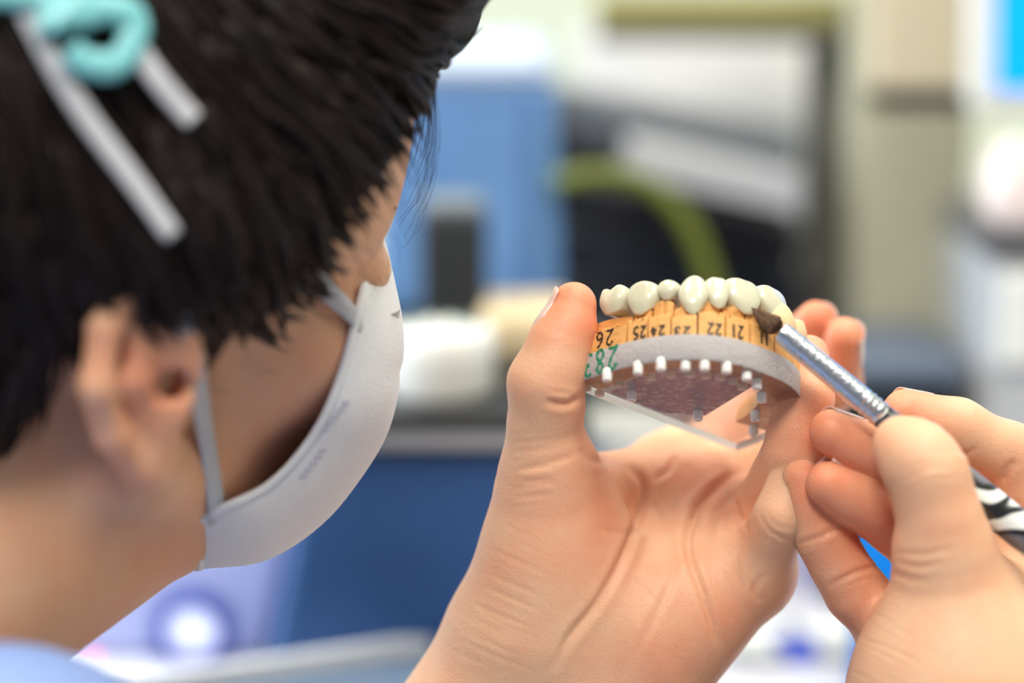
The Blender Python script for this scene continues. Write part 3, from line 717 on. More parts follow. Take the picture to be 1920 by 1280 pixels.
# nylon sleeves under the plate
Zp = lambda zx, zy: (1060 + zx / 3.368, 480 + zy / 3.368)
def unproject_w(x, y, w_):
    d = np.array([(x - 960) / FPX, (640 - y) / FPX, 1.0]); o = np.array([0, 0, -DF]); q0 = DT + EW * w_
    t = ((q0 - o) @ EW) / (d @ EW); r = o + d * t - DT; return np.array([r @ EU, r @ EV])
for zx, zy in [(265, 735), (460, 692), (605, 668), (760, 668), (880, 668), (1018, 684), (1145, 730), (420, 860), (838, 985), (1240, 868), (1200, 985), (1190, 1082), (1210, 785)]:
    u, v = unproject_w(*Zp(zx, zy), 0); a = dw([[u, v, 1.0]])[0]; b = dw([[u, v, -2.6]])[0]
    g = g_lathe([(.0013, 0), (.00142, .0006), (.00142, .0033), (.0012, .0036), (.0007, .0036), (.0007, .0026)], a, 20, b - a)
    obj('pin_sleeve', *g, M['sleeve'], model, autosmooth=40)
for zx, zy in [(135, 790), (340, 770), (540, 725), (665, 710), (790, 705), (890, 714), (975, 726), (1063, 750), (1115, 785), (218, 825)]:
    u, v = unproject_w(*Zp(zx, zy), 3.0); a = dw([[u, v, 5.2]])[0]; b = dw([[u, v, .4]])[0]
    g = g_lathe([(.0013, 0), (.00142, .0006), (.00142, .0040), (.0012, .0044)], a, 20, b - a)
    obj('pin_sleeve', *g, M['sleeve'], model, autosmooth=40)
# plaster dies
edges_px = [1101, 1175, 1214, 1258, 1308, 1360, 1406, 1452]
ES = [min(AL_TOT - .5, s_from_px(x, TH, .5)) for x in edges_px]; ES[0] = AL_TOT - .3
rest = list(np.linspace(ES[-1], 14, 6))[1:]
DI = list(zip(ES[:-1], ES[1:])) + list(zip([ES[-1]] + rest[:-1], rest))
nums = ['26', '25', '24', '23', '22', '21', '11'] + [None] * 5
ridge_h = [18.5, 19.0, 20.5, 18.2, 20.0, 19.2, 18.5, 17.5, 17, 16.5, 16, 16]
band_h = [14.0, 14.2, 14.4, 13.6, 14.8, 14.6, 14.2, 13.5, 13.5, 13.5, 13.5, 13.5]
STROKES = {'1': [[(.5, 0), (.5, 1)], [(.5, 1), (.32, .8)]],
 '2': [[(.12, .78), (.3, .98), (.62, .98), (.74, .76), (.58, .5), (.28, .2), (.1, .03), (.45, .06), (.85, .02)]],
 '3': [[(.15, .9), (.45, 1), (.72, .84), (.66, .62), (.38, .53)], [(.38, .53), (.74, .42), (.78, .16), (.48, 0), (.12, .1)]],
 '4': [[(.55, 1), (.12, .36), (.85, .40)], [(.66, .72), (.6, 0)]],
 '5': [[(.8, 1), (.3, .98), (.22, .58), (.55, .62), (.78, .4), (.66, .1), (.3, 0), (.1, .12)]],
 '6': [[(.7, .98), (.35, .75), (.14, .35), (.3, .04), (.62, .04), (.76, .26), (.58, .46), (.25, .36)]],
 '8': [[(.5, .52), (.2, .72), (.3, .95), (.6, .98), (.74, .78), (.5, .52), (.2, .28), (.28, .04), (.6, 0), (.8, .22), (.5, .52)]]}
def write(text, s_left_px, s_right_px, wlo, whi, inset, wd, m, parent, name='number'):
    """upside-down handwriting on the curved wall"""
    n = len(text); gs = []
    for c, ch in enumerate(text):
        # rotated by half a turn: the last character is at the left of the picture
        a = s_left_px + (s_right_px - s_left_px) * (n - 1 - c) / n; b = s_left_px + (s_right_px - s_left_px) * (n - c) / n
        for st in STROKES[ch]:
            P = catmull(np.array(st), 6) if len(st) > 2 else np.array([np.array(st[0]) * (1 - k) + np.array(st[1]) * k for k in np.linspace(0, 1, 6)])
            fx, fy = 1 - P[:, 0], 1 - P[:, 1]
            S = a + (b - a) * (.06 + .88 * fx); Wv = wlo + (whi - wlo) * fy
            pts = dw(on(S, np.full(len(S), inset), Wv)); nn, _ = n_at(S)
            nw = world(DT + nn[:, :1] * EU + nn[:, 1:2] * EV) - world(DT)
            gs.append(g_tube(pts, wd / 2 * 1e-3 * (1 + .25 * np.sin(np.arange(len(pts)) * .9)), 6, flat=(.15, 1), up=nw))
    return obj(name, *merge(*gs), m, parent)
num_px = [(1115, 1152, 621, 649), (1186, 1212, 612, 634), (1218, 1248, 611, 629), (1262, 1296, 613, 628), (1324, 1354, 606, 628), (1369, 1394, 609, 633), (1423, 1442, 625, 645)]
for i, (sa, sb) in enumerate(DI):
    S = np.linspace(sa - .27, sb + .27, 9); rh, bh = ridge_h[i], band_h[i]
    ld = RNG.uniform(1.6, 2.9); prof = [(.55, TH + .03), (.5, bh - .35), (.8, bh), (ld, bh + .15), (ld + .7, bh + 1.0), (ld + .5, (bh + rh) / 2 + .6), (ld + .2, rh - .7), (4.8, rh), (8.2, rh), (9.6, rh - 2), (11.2, 12), (12.0, TH + .03)]
    G = np.zeros((len(S), len(prof), 3))
    for j, (ins, wv) in enumerate(prof):
        e = np.abs(np.linspace(-1, 1, len(S)))
        dip = (.9 * e ** 2 if 4 <= j <= 9 else 0) * (1 if i < 7 else .4)
        jit = RNG.normal(size=len(S)) * (.26 if 2 <= j <= 9 else .02)
        if i == 3 and 3 <= j <= 5: jit -= .9
        G[:, j] = on(S, ins + jit * .8 + (.5 * e ** 3 if 3 <= j <= 9 else 0), wv - dip + jit)
    V_, F_ = g_grid(dw(G.reshape(-1, 3)).reshape(G.shape)); b_ = len(prof); a_ = len(S)
    F_ += [[k for k in range(b_)], [(a_ - 1) * b_ + k for k in range(b_)][::-1]]
    F_ += [[k * b_, k * b_ + b_ - 1, (k + 1) * b_ + b_ - 1, (k + 1) * b_] for k in range(a_ - 1)]
    die = obj('plaster_die', V_, F_, M['plaster'], model)
    bm = bmesh.new(); bm.from_mesh(die.data); bmesh.ops.recalc_face_normals(bm, faces=bm.faces[:]); bm.to_mesh(die.data); bm.free()
    die.data.polygons.foreach_set('use_smooth', [True] * len(die.data.polygons)); die.data.set_sharp_from_angle(angle=math.radians(38))
    if nums[i]:
        x0, x1, y0, y1 = num_px[i]; sm = s_from_px((x0 + x1) / 2, 11, .5)
        nb_ = write(nums[i], s_from_px(x0, 11, .5), s_from_px(x1, 11, .5), w_from_py(sm, .5, y1), min(bh - .6, w_from_py(sm, .5, y0)), .42, .68, M['ink'], die)
        nb_['label'] = 'black handwritten number ' + nums[i] + ' upside down'
sm = s_from_px(1125, 4, 0)
g283 = write('283', s_from_px(1092, 4, 0), s_from_px(1160, 4, 0), .6, 7.4, -.06, .95, M['green'], plate, 'number'); g283['label'] = 'green handwritten number 283 upside down'
# crowns
def crown(s0, s1, w0, w1, kind, m, name, inset=5.2, depth=None, sc=2.4):
    sc_ = (s0 + s1) / 2; W = abs(s0 - s1) / 2 * 1.02; nn, tg = n_at(sc_); c = o_at(sc_) - nn * inset; H = w1 - w0
    Dp = depth or {'inc': 3.5, 'can': 4.0, 'pre': 4.2, 'mol': 4.9}[kind]; n = 32
    ph = np.linspace(0, 2 * math.pi, n, endpoint=False); cx, cy = np.cos(ph), np.sin(ph); ex_ = {'inc': .80, 'can': .85, 'pre': .78, 'mol': .68}[kind]
    ux, uy = np.sign(cx) * np.abs(cx) ** ex_, np.sign(cy) * np.abs(cy) ** ex_
    def top(x, y):                                                # x,y in [-1,1]
        if kind == 'inc': return H - .9 * np.abs(x) ** 3.5 - .25 * np.cos(x * 9) * .3
        if kind == 'can': return H - 2.6 * np.abs(x + .08) ** 1.9 - .4 * y * y
        if kind == 'pre': return H - 1.5 * np.abs(x) ** 1.6 - 1.9 * np.exp(-((y + .05) / .30) ** 2) * (1 - .4 * x * x) - (.7 if True else 0) * (y < 0) * np.abs(y)
        return H - .9 * (1 + np.cos(x * 2 * math.pi)) * .5 - 1.5 * np.exp(-((y + .05) / .3) ** 2) - .6 * np.exp(-(x / .25) ** 2)
    rings = []
    for k, hh in enumerate([-.06, 0, .08, .18, .3, .42, .54, .66, .77, .87, .94]):
        h_ = max(hh, 0)
        wx = W * (.70 + .30 * math.sin(min(h_ / .62, 1) * math.pi / 2)) * (1 - .05 * max(0, (h_ - .62) / .38) ** 2)
        if kind == 'can': wx *= 1 - .10 * max(0, (h_ - .6) / .4) ** 1.5
        if kind == 'inc': dy = Dp * (.86 + .2 * math.sin(min(h_ / .3, 1) * math.pi / 2) - .62 * h_ ** 1.3); sh = Dp * .12 * math.sin(h_ * math.pi) + .4 * h_
        elif kind == 'can': dy = Dp * (.85 + .22 * math.sin(min(h_ / .35, 1) * math.pi / 2) - .52 * h_ ** 1.6); sh = Dp * .15 * math.sin(h_ * math.pi)
        else: dy = Dp * (.84 + .18 * math.sin(min(h_ / .45, 1) * math.pi / 2) - .16 * h_ ** 3); sh = .3 * math.sin(h_ * math.pi)
        r = 1 - (.10 if hh < 0 else 0)
        x, y = ux * wx * r, uy * dy * r
        scal = sc * np.abs(cx) ** 1.6 * (1 - h_) ** 1.5 - (.35 if hh < 0 else 0)
        zt = top(ux * .97, uy * .97); z = hh * zt / 1.0 + scal if hh > 0 else scal + hh
        rings.append(np.stack([x, y + sh, np.minimum(z, zt - .12)], 1))
    lx, ly, ls = ux * wx, uy * dy, sh
    for f in (.90, .74, .55, .34, .14):
        x, y = lx * f, ly * f; z = top(ux * f, uy * f); z = z - (.35 if f == .90 else .0)
        rings.append(np.stack([x, y + ls, z], 1))
    Rr = np.stack(rings); V_ = Rr.reshape(-1, 3)
    Q = np.concatenate([c + V_[:, :1] * tg + V_[:, 1:2] * nn, (w0 + V_[:, 2])[:, None]], 1); F_ = []
    for k in range(len(rings) - 1):
        for i in range(n): j = (i + 1) % n; F_.append([k * n + i, k * n + j, (k + 1) * n + j, (k + 1) * n + i])
    F_.append(list(range(n))[::-1]); F_.append([(len(rings) - 1) * n + i for i in range(n)])
    o = obj(name, dw(Q), F_, m, model, smooth=True)
    bm = bmesh.new(); bm.from_mesh(o.data); bmesh.ops.recalc_face_normals(bm, faces=bm.faces[:]); bm.to_mesh(o.data); bm.free()
    md = o.modifiers.new('subdivision', 'SUBSURF'); md.levels = 1; md.render_levels = 1
    return o
CB = [1127, 1176, 1232, 1273, 1327, 1368, 1428, 1475]; CY = [(541, 589), (531, 590), (529, 562), (517, 590), (522, 577), (526, 588), (541, 598)]
CK = ['mol', 'pre', 'pre', 'can', 'inc', 'inc', 'inc']; INS = [5.6, 5.0, 6.0, 4.2, 4.8, 4.4, 4.4]
for i in range(7):
    sa, sb = s_from_px(CB[i], 22, INS[i] - 2.5), s_from_px(CB[i + 1], 22, INS[i] - 2.5); sm = (sa + sb) / 2
    crown(sa, sb, w_from_py(sm, INS[i] - 3, CY[i][1]), w_from_py(sm, INS[i] - 1, CY[i][0]), CK[i], M['crown'], 'porcelain_crown', INS[i], sc=[1.2, 2.4, 1.6, 3.2, 2.0, 2.4, 2.2][i])
for i, (k, hgt) in enumerate([('can', 25), ('pre', 23.5), ('pre', 22), ('mol', 22)]):
    sa, sb = DI[7 + i]; crown(sa, sb, 14.5, hgt, k, M['plaster2'], 'plaster_tooth', 2.6 if i < 2 else 5, sc=1.4)
crown(AL_TOT - .2, AL_TOT - 4.5, 15, 20.5, 'pre', M['plaster2'], 'plaster_tooth', 6.2, sc=1.0)

# ================================================================== PAINTBRUSH
M['steel'] = mat('ferrule steel', (0.72, 0.74, 0.78), .22, metal=1, bump=.25, bump_scale=700)
M['bristle'] = mat('brown bristle', (0.12, 0.06, 0.03), .5, var=.5, var_scale=900)
mh = bpy.data.materials.new('handle lacquer'); mh.use_nodes = True; nt = mh.node_tree; bs = nt.nodes['Principled BSDF']; bs.inputs['Roughness'].default_value = .2; bs.inputs['Coat Weight'].default_value = .5
tc = nt.nodes.new('ShaderNodeTexCoord'); nz = nt.nodes.new('ShaderNodeTexNoise'); nz.inputs['Scale'].default_value = 75; nz.inputs['Detail'].default_value = 0; nz.inputs['Distortion'].default_value = .6
rp = nt.nodes.new('ShaderNodeValToRGB'); cr = rp.color_ramp; cr.interpolation = 'EASE'
cr.elements[0].position = 0; cr.elements[0].color = (.02, .02, .022, 1); cr.elements[1].position = 1; cr.elements[1].color = (.03, .03, .035, 1)
for p, c in [(.37, (.16, .16, .18)), (.41, (.012, .012, .014)), (.455, (.012, .012, .014)), (.47, (.82, .85, .82)), (.58, (.82, .85, .82)), (.595, (.015, .015, .017)), (.63, (.015, .015, .017)), (.65, (.8, .83, .8))]:
    e_ = cr.elements.new(p); e_.color = (*c, 1)
nt.links.new(tc.outputs['Object'], nz.inputs['Vector']); nt.links.new(nz.outputs['Fac'], rp.inputs['Fac']); nt.links.new(rp.outputs['Color'], bs.inputs['Base Color'])
M['handle'] = mh
b0, b1, b2, b3 = px3(1409, 576, -31), px3(1462, 621, -33), px3(1652, 778, -36), px3(2080, 1132, -45)
ax = (b2 - b1) / np.linalg.norm(b2 - b1)
brush = empty('paintbrush', world([b0])[0], 'fine brown-haired paintbrush with a metal ferrule held against a front crown', 'brush')
perp = np.cross(ax, [0, 0, 1]); perp /= np.linalg.norm(perp)
bl = np.linalg.norm(b1 - b0); path = [b1 - ax * 2, b1 + (b0 - b1) * .25, b1 + (b0 - b1) * .5 + perp * .3, b1 + (b0 - b1) * .75 + perp * .35, b0]
path = catmull(np.array(path), 6); k = np.linspace(0, 1, len(path)); br = 2.75 * (1 + .16 * np.sin(np.clip(k * 1.8, 0, 1) * math.pi)) * np.clip(1 - k ** 2.3, .04, 1)
G = [g_tube(world(path), br * .93e-3, 14)]
for i in range(130):
    a = RNG.uniform(0, 2 * math.pi); ph2 = np.cross(ax, perp); rr = RNG.uniform(.9, 1.03); ke = RNG.uniform(.7, 1.0); m_ = int(len(path) * ke)
    pts = path[:m_] + (perp * math.cos(a) + ph2 * math.sin(a)) * (br[:m_] * rr)[:, None]
    G.append(g_tube(world(pts), np.linspace(.16e-3, .05e-3, m_), 4))
bri = obj('bristles', *merge(*G), M['bristle'], brush, smooth=True); bri['kind'] = 'stuff'
fl = np.linalg.norm(b2 - b1); prof = [(2.55, -.1), (2.8, 0), (2.95, .3), (3.0, 1.2)]
for kk in np.linspace(.08, .80, 12): prof.append((3.0 + .62 * kk ** .8, fl * kk))
for q in (.845, .895, .945): prof += [(3.62, fl * (q - .018)), (3.34, fl * (q - .009)), (3.34, fl * (q + .003)), (3.64, fl * (q + .012))]
prof += [(3.64, fl * .985), (3.5, fl)]
obj('ferrule', *g_lathe([(r * 1e-3, h * 1e-3) for r, h in prof], world([b1])[0], 32, world([b1 + ax])[0] - world([b1])[0]), M['steel'], brush, autosmooth=30)
hl = np.linalg.norm(b3 - b2); hp = [(3.3, -1), (3.4, 0)] + [(3.4 + 1.75 * math.sin(min(q / .55, 1) * math.pi / 2) - 1.4 * max(0, (q - .55) / .45) ** 1.5, hl * q) for q in np.linspace(.02, 1, 26)] + [(2, hl + 1.5), (.6, hl + 2.2)]
hax = (b3 - b2) / hl
obj('handle', *g_lathe([(r * 1e-3, h * 1e-3) for r, h in hp], world([b2])[0], 32, world([b2 + hax])[0] - world([b2])[0]), M['handle'], brush, smooth=True)['label'] = 'white handle with black swirl pattern'
#--MARK-BG
# ================================================================== BENCH AND BACKGROUND
def pxbox(x0, x1, y0, y1, Y, depth, zbase=None, bev=.002):
    """upright box whose front face at world-y = Y covers the pixel rectangle; stands on zbase if given"""
    a, b = at_y(x0, y1, Y), at_y(x1, y0, Y); z0 = a[2] if zbase is None else zbase
    return g_box((a[0], Y, z0), (b[0], Y + depth, b[2]), bev, 3)
def one(name, g, m, label, cat, group=None, **k):
    o = obj(name, g[0], g[1], m, **k); return tag(o, label, cat, group)
DESK = .77
d_lo, d_hi = (-1.3, .785, DESK - .03), (1.5, WY - .005, DESK)
desk = empty('laboratory_bench', (.1, 1.0, 0), 'long white laboratory bench along the wall', 'bench')
obj('worktop', *g_box(d_lo, d_hi, .004), M['desk'], desk)
for x in (-1.25, 1.42):
    for y in (.80, WY - .07): obj('leg', *g_box((x, y, 0), (x + .04, y + .04, DESK - .03), .002), M['frame'], desk)
# low blue instrument with a black top tray
M['navy'] = mat('navy blue casing', (0.03, 0.10, 0.28), .45, var=.1, var_scale=20)
M['black'] = mat('black plastic', (0.012, 0.013, 0.016), .4)
M['greymetal'] = mat('brushed grey metal', (0.42, 0.44, 0.48), .35, metal=.6)
UY = .875; UT = at_y(800, 772, UY)[2]
unit = empty('instrument_cabinet', (at_y(760, 900, UY)[0], UY + .15, DESK), 'low navy blue instrument cabinet with a black top tray', 'cabinet')
xl, xr = at_y(600, 900, UY)[0], at_y(1085, 900, UY)[0]
bx = g_box((xl, UY, DESK), (xr, UY + .27, UT - .012), .006, 3)
V_ = bx[0].copy(); V_[:, 0] -= np.where(V_[:, 0] < (xl + xr) / 2, 1, 0) * (UT - V_[:, 2]) * .22; obj('casing', V_, bx[1], M['navy'], unit)
obj('black_tray', *g_box((xl - .004, UY - .006, UT - .016), (xr + .004, UY + .275, UT), .003, 3), M['black'], unit)
obj('trim_strip', *g_box((xl - .002, UY - .0075, UT - .0125), (xr + .002, UY - .0055, UT - .007), .0008), M['greymetal'], unit)
for k in range(2): obj('foot', *g_box((xl + .01 + k * (xr - xl - .04), UY + .02, DESK), (xl + .03 + k * (xr - xl - .04), UY + .25, DESK + .004)), M['black'], unit)
# blue dispenser machine with pale rounded top
M['blue'] = mat('sky blue casing', (0.15, 0.32, 0.64), .4, var=.12, var_scale=12)
M['paleblue'] = mat('pale blue lid', (0.55, 0.66, 0.84), .4)
BY = 1.06
bl_, br_ = at_y(700, 600, BY)[0], at_y(1052, 600, BY)[0]; ztop = at_y(900, 150, BY)[2]; zt2 = at_y(900, 92, BY)[2]
mach = empty('dispensing_machine', ((bl_ + br_) / 2, BY + .045, UT), 'sky blue dispensing machine with pale rounded lid beside the hose', 'machine')
g = g_box((bl_, BY, UT), (br_, BY + .09, ztop), .006, 3); V_ = g[0].copy(); f = (V_[:, 2] - UT) / (ztop - UT); cx_ = (bl_ + br_) / 2; V_[:, 0] = cx_ + (V_[:, 0] - cx_) * (1 - .07 * f)
obj('casing', V_, g[1], M['blue'], mach)
g = g_box((bl_ + .003, BY - .003, ztop - .004), (br_ - .003, BY + .093, zt2), .011, 5); obj('lid', *g, M['paleblue'], mach)
xs = at_y(985, 300, BY)[0]; obj('side_seam', *g_box((xs, BY - .0015, UT + .004), (xs + .0015, BY + .001, ztop - .006), .0003), M['navy'], mach)
obj('front_panel', *g_box((xs + .004, BY - .001, UT + .01), (br_ - .012, BY + .001, ztop - .015), .0005), M['blue'], mach)
# black canister
CY_ = .985; a, b = at_y(788, 600, CY_), at_y(912, 376, CY_)
can = empty('storage_canister', ((a[0] + b[0]) / 2, CY_ + .013, UT), 'black square canister with grey cap in front of the blue machine', 'canister')
obj('canister_body', *g_box((a[0], CY_, UT), (b[0], CY_ + .026, b[2] - .007), .003, 3), mat('charcoal plastic', (.022, .026, .03), .5), can)
obj('cap', *g_box((a[0] + .001, CY_ + .001, b[2] - .007), (b[0] - .001, CY_ + .025, b[2]), .0025, 3), mat('grey cap', (.20, .24, .27), .5), can)
# round white jar with lid
JY = .905; a, b = at_y(722, 700, JY), at_y(930, 622, JY); r = (b[0] - a[0]) / 2; c = np.array([(a[0] + b[0]) / 2, JY + .004, UT]); hz = b[2] - UT + .002
jar = empty('round_jar', c, 'round white lidded jar on the black tray', 'jar'); M['whitepl'] = mat('white plastic', (.80, .82, .78), .35)
obj('jar_body', *g_lathe([(r * .92, 0), (r * .97, .002), (r * .97, hz * .5), (r * .93, hz * .52)], c, 48), M['whitepl'], jar, autosmooth=40)
obj('jar_lid', *g_lathe([(r * .96, hz * .53), (r, hz * .56), (r, hz * .86), (r * .94, hz * .95), (r * .5, hz * .97)], c, 48), M['whitepl'], jar, autosmooth=40)
for k in range(5):
    an = .4 + k * .6; q = c + np.array([math.cos(an) * r * .62, math.sin(an) * r * .62, hz * .955]); obj('lid_stud', *g_lathe([(.0022, 0), (.0022, .002), (.0015, .0028)], q, 14), mat('dark green stud', (.05, .09, .08), .4) if k == 0 else bpy.data.materials['dark green stud'], jar)
# cream block
TY = .965; a, b = at_y(898, 660, TY), at_y(1075, 590, TY)
blk = one('plaster_block', g_box((a[0], TY, UT), (b[0], TY + .05, b[2]), .004, 2), mat('cream plaster', (.72, .58, .36), .7, var=.12, var_scale=60, bump=.3), 'cream plaster block between the white jar and the thumb', 'block')
# yellow green hose out of the blue machine
M['hose'] = mat('yellow green hose', (.14, .17, .02), .35, sss=.1)
hy = 1.04
hpts = [at_y(1030, 352, BY + .03), at_y(1060, 336, hy), at_y(1120, 328, hy), at_y(1180, 332, hy), at_y(1240, 362, hy), at_y(1290, 420, hy), at_y(1322, 490, hy), at_y(1342, 570, hy), at_y(1350, 660, hy), at_y(1350, 760, hy)]
hpts.append(np.array([hpts[-1][0], hy, DESK + .005]))
one('rubber_hose', g_tube(catmull(hpts, 6), .0042, 14), M['hose'], 'yellow green hose arching from the blue machine down to the bench', 'hose', smooth=True)
# pale lavender curing unit with a glowing round port, red lamp
M['lav'] = mat('lavender white casing', (.40, .46, .76), .35)
LY = .93
lx0, lx1 = at_y(60, 1100, LY)[0], xl - .002; lz = at_y(400, 930, LY)[2]
cu = empty('curing_unit', ((lx0 + lx1) / 2, LY + .07, DESK), 'pale lavender curing unit with a glowing round port', 'machine')
g = g_box((lx0, LY, DESK), (lx1, LY + .14, lz), .006, 3); V_ = g[0].copy(); V_[:, 0] -= np.where(V_[:, 0] > (lx0 + lx1) / 2, 1, 0) * (UT - V_[:, 2]) * .22; obj('casing', V_, g[1], M['lav'], cu)
pc = at_y(362, 1178, LY)
ringm = mat('blue port ring', (.05, .09, .42), .3); glow = mat('glowing port', (.9, .92, 1), .5, emit=(.60, .70, 1.0), emit_s=.45)
obj('port_ring', *g_lathe([(.0110, 0), (.0165, .0005), (.0165, .005), (.0112, .0055), (.0112, 0)], pc, 40, (0, -1, 0)), ringm, cu)
obj('light_port', *g_lathe([(.0111, 0), (.0111, .0012), (.006, .002)], pc, 40, (0, -1, 0)), glow, cu)['label'] = 'glowing white port'
rd = at_y(172, 1242, LY); obj('indicator_lamp', *g_lathe([(.0038, 0), (.0038, .002), (.002, .0035)], rd, 20, (0, -1, 0)), mat('red lamp', (.8, .1, .15), .4, emit=(1, .12, .25), emit_s=2.0), cu)['label'] = 'pink red indicator lamp'
# near shelf edge with white rim, grey blue top
shz = at_y(520, 1228, .855)[2]
p0, p1 = at_z(150, 1283, shz), at_z(880, 1178, shz); dv = (p1 - p0) / np.linalg.norm(p1 - p0); nv = np.array([dv[1], -dv[0], 0]);
p0 = p0 - dv * .10; p1 = p1 + dv * .02
def slab(q0, q1, w0, w1, z0, z1):
    V_ = np.array([q0 + nv * w0, q1 + nv * w0, q1 + nv * w1, q0 + nv * w1] * 2); V_[:4, 2] = z0; V_[4:, 2] = z1
    return V_, [[0, 3, 2, 1], [4, 5, 6, 7], [0, 1, 5, 4], [1, 2, 6, 5], [2, 3, 7, 6], [3, 0, 4, 7]]
sh = empty('tool_tray', np.array([*((p0 + p1) / 2)[:2], DESK]), 'grey blue tool tray with a raised white rim on the bench', 'tray')
obj('tray_top', *slab(p0, p1, 0.004, .05, shz - .012, shz - .006), mat('grey blue laminate', (.14, .20, .29), .4), sh)
obj('tray_rim', *slab(p0, p1, -.001, .004, shz - .014, shz), mat('white rim', (.86, .88, .9), .35), sh)
for q in (.15, .85):
    m_ = p0 + (p1 - p0) * q; obj('support', *g_box((m_[0] - .01 + nv[0] * .022, m_[1] - .01 + nv[1] * .022, DESK), (m_[0] + .01 + nv[0] * .022, m_[1] + .01 + nv[1] * .022, shz - .012)), M['frame'], sh)
# olive wall cabinets, shelf, post
M['olive'] = mat('olive grey laminate', (.47, .46, .33), .5, var=.05, var_scale=8); M['beige'] = mat('beige laminate', (.66, .58, .42), .5)
M['olive2'] = mat('olive shelf', (.30, .28, .10), .5); M['post'] = mat('dark grey post', (.10, .095, .08), .5)
KY = 1.10
cab = empty('tall_cabinet', (at_y(1715, 600, KY)[0], KY + .12, DESK), 'tall olive grey cabinet beside the monitor', 'cabinet')
a, b = at_y(1590, 700, KY), at_y(1838, -60, KY); zg = at_y(1700, 180, KY)[2]
obj('carcass', *g_box((a[0], KY + .004, DESK), (b[0], KY + .2, b[2] + .06), .003), M['olive'], cab)
obj('lower_door', *g_box((a[0] + .002, KY - .006, DESK + .01), (b[0] - .002, KY + .004, zg - .006), .002), M['olive'], cab)
obj('upper_door', *g_box((at_y(1634, 0, KY)[0], KY - .014, zg + .004), (b[0] - .001, KY + .004, b[2] + .05), .002), M['beige'], cab)
obj('shadow_gap', *g_box((at_y(1640, 0, KY)[0], KY - .002, zg - .006), (b[0] - .004, KY + .003, zg + .004), .0005), M['black'], cab)  # solid black bar, stands in for the shade in the gap between doors
a, b = at_y(1120, 62, 1.14), at_y(1583, -8, 1.14)
shf = empty('shelf_rail', ((a[0] + b[0]) / 2, 1.25, a[2]), 'olive brown shelf rail across the top above the binders', 'shelf')
obj('shelf_board', *g_box((a[0], 1.14, a[2]), (b[0], 1.175, b[2]), .002), M['olive2'], shf)
obj('edge_strip', *g_box((a[0], 1.134, a[2] - .004), (b[0], 1.142, a[2] + .003), .001), M['post'], shf)
for (x0, x1) in [(1518, 1596)]:
    p, q = at_y(x0, 300, 1.16), at_y(x1, 300, 1.16); obj('upright_post', *g_box((p[0], 1.16, DESK), (q[0], 1.185, a[2] - .004), .002), M['post'], shf)
# bright white board behind and stack of tilted folders
a, b = at_y(1080, 260, 1.24), at_y(1500, 45, 1.24)
one('whiteboard', g_box((a[0], 1.24, DESK), (b[0] + .02, 1.25, b[2]), .001), mat('bright white board', (.9, .9, .92), .5), 'white board leaning upright behind the dark folders', 'board')
FM = [mat('slate folder', (.17, .19, .22), .5), mat('dark folder', (.035, .038, .045), .5), mat('pale grey folder', (.52, .54, .58), .45), mat('black folder', (.012, .014, .022), .5), mat('navy folder', (.02, .025, .045), .5)]
def folder(x0, y0, x1, y1, th, Y, dep, m, label):
    p, q = at_y(x0, y0, Y), at_y(x1, y1, Y); d = q - p; L = np.linalg.norm(d); d /= L; n = np.array([-d[2], 0, d[0]])
    if n[2] > 0: n = -n
    e = empty('ring_binder', (p + q) / 2 + n * th / 2 * .001, label, 'binder', 'binders leaning in a stack')
    def bar(o0, o1, y0_, y1_, l0, l1):
        V_ = []
        for yy in (y0_, y1_):
            for (l, o) in ((l0, o0), (l1, o0), (l1, o1), (l0, o1)): P_ = p + d * l + n * o; V_.append([P_[0], yy, P_[2]])
        return np.array(V_), [[0, 1, 2, 3], [7, 6, 5, 4], [0, 4, 5, 1], [1, 5, 6, 2], [2, 6, 7, 3], [3, 7, 4, 0]]
    t = th * .001
    obj('cover', *bar(0, .003, Y, Y + dep, 0, L), m, e); obj('cover', *bar(t - .003, t, Y, Y + dep, 0, L), m, e)
    obj('spine', *bar(.003, t - .003, Y, Y + .003, 0, L), m, e); obj('paper_block', *bar(.0035, t - .0035, Y + .004, Y + dep - .006, .003, L - .006), M['whitepl'], e)
folder(1030, 168, 1500, 268, 17, 1.15, .05, FM[0], 'slate grey binder on top of the leaning stack')
folder(1035, 252, 1500, 352, 15, 1.15, .05, FM[1], 'dark charcoal binder just under the slate one')
folder(1180, 270, 1508, 345, 14, 1.09, .05, FM[2], 'pale grey binder slanting out of the stack')
folder(1040, 345, 1505, 436, 17, 1.152, .06, FM[3], 'black binder just under the dark charcoal one')
folder(1045, 440, 1505, 522, 19, 1.154, .06, FM[4], 'dark navy binder lowest but one in the stack')
folder(1050, 545, 1505, 612, 17, 1.156, .06, FM[1], 'charcoal binder lying at the bottom of the stack')
zb = at_y(1280, 690, 1.142)[2]
one('riser_box', g_box((at_y(1050, 600, 1.14)[0], 1.14, DESK), (at_y(1505, 600, 1.14)[0], 1.23, zb - .002), .003), mat('grey riser', (.12, .13, .15), .5), 'dark grey box the stack of binders rests on', 'box')
# dark slate box right behind the fingertips
OY = 1.0; a, b = at_y(1560, 745, OY), at_y(1800, 692, OY); zt = at_y(1700, 692, OY)[2]
ob = empty('slate_case', ((a[0] + b[0]) / 2, OY + .06, DESK), 'dark slate instrument case behind the fingertips', 'case')
obj('case_body', *g_box((a[0], OY, DESK), (b[0], OY + .085, zt - .006), .003), M['black'], ob)
obj('case_lid', *g_box((a[0] - .002, OY - .003, zt - .006), (b[0] + .002, OY + .088, zt + .002), .002), mat('slate lid', (.10, .13, .19), .4), ob)
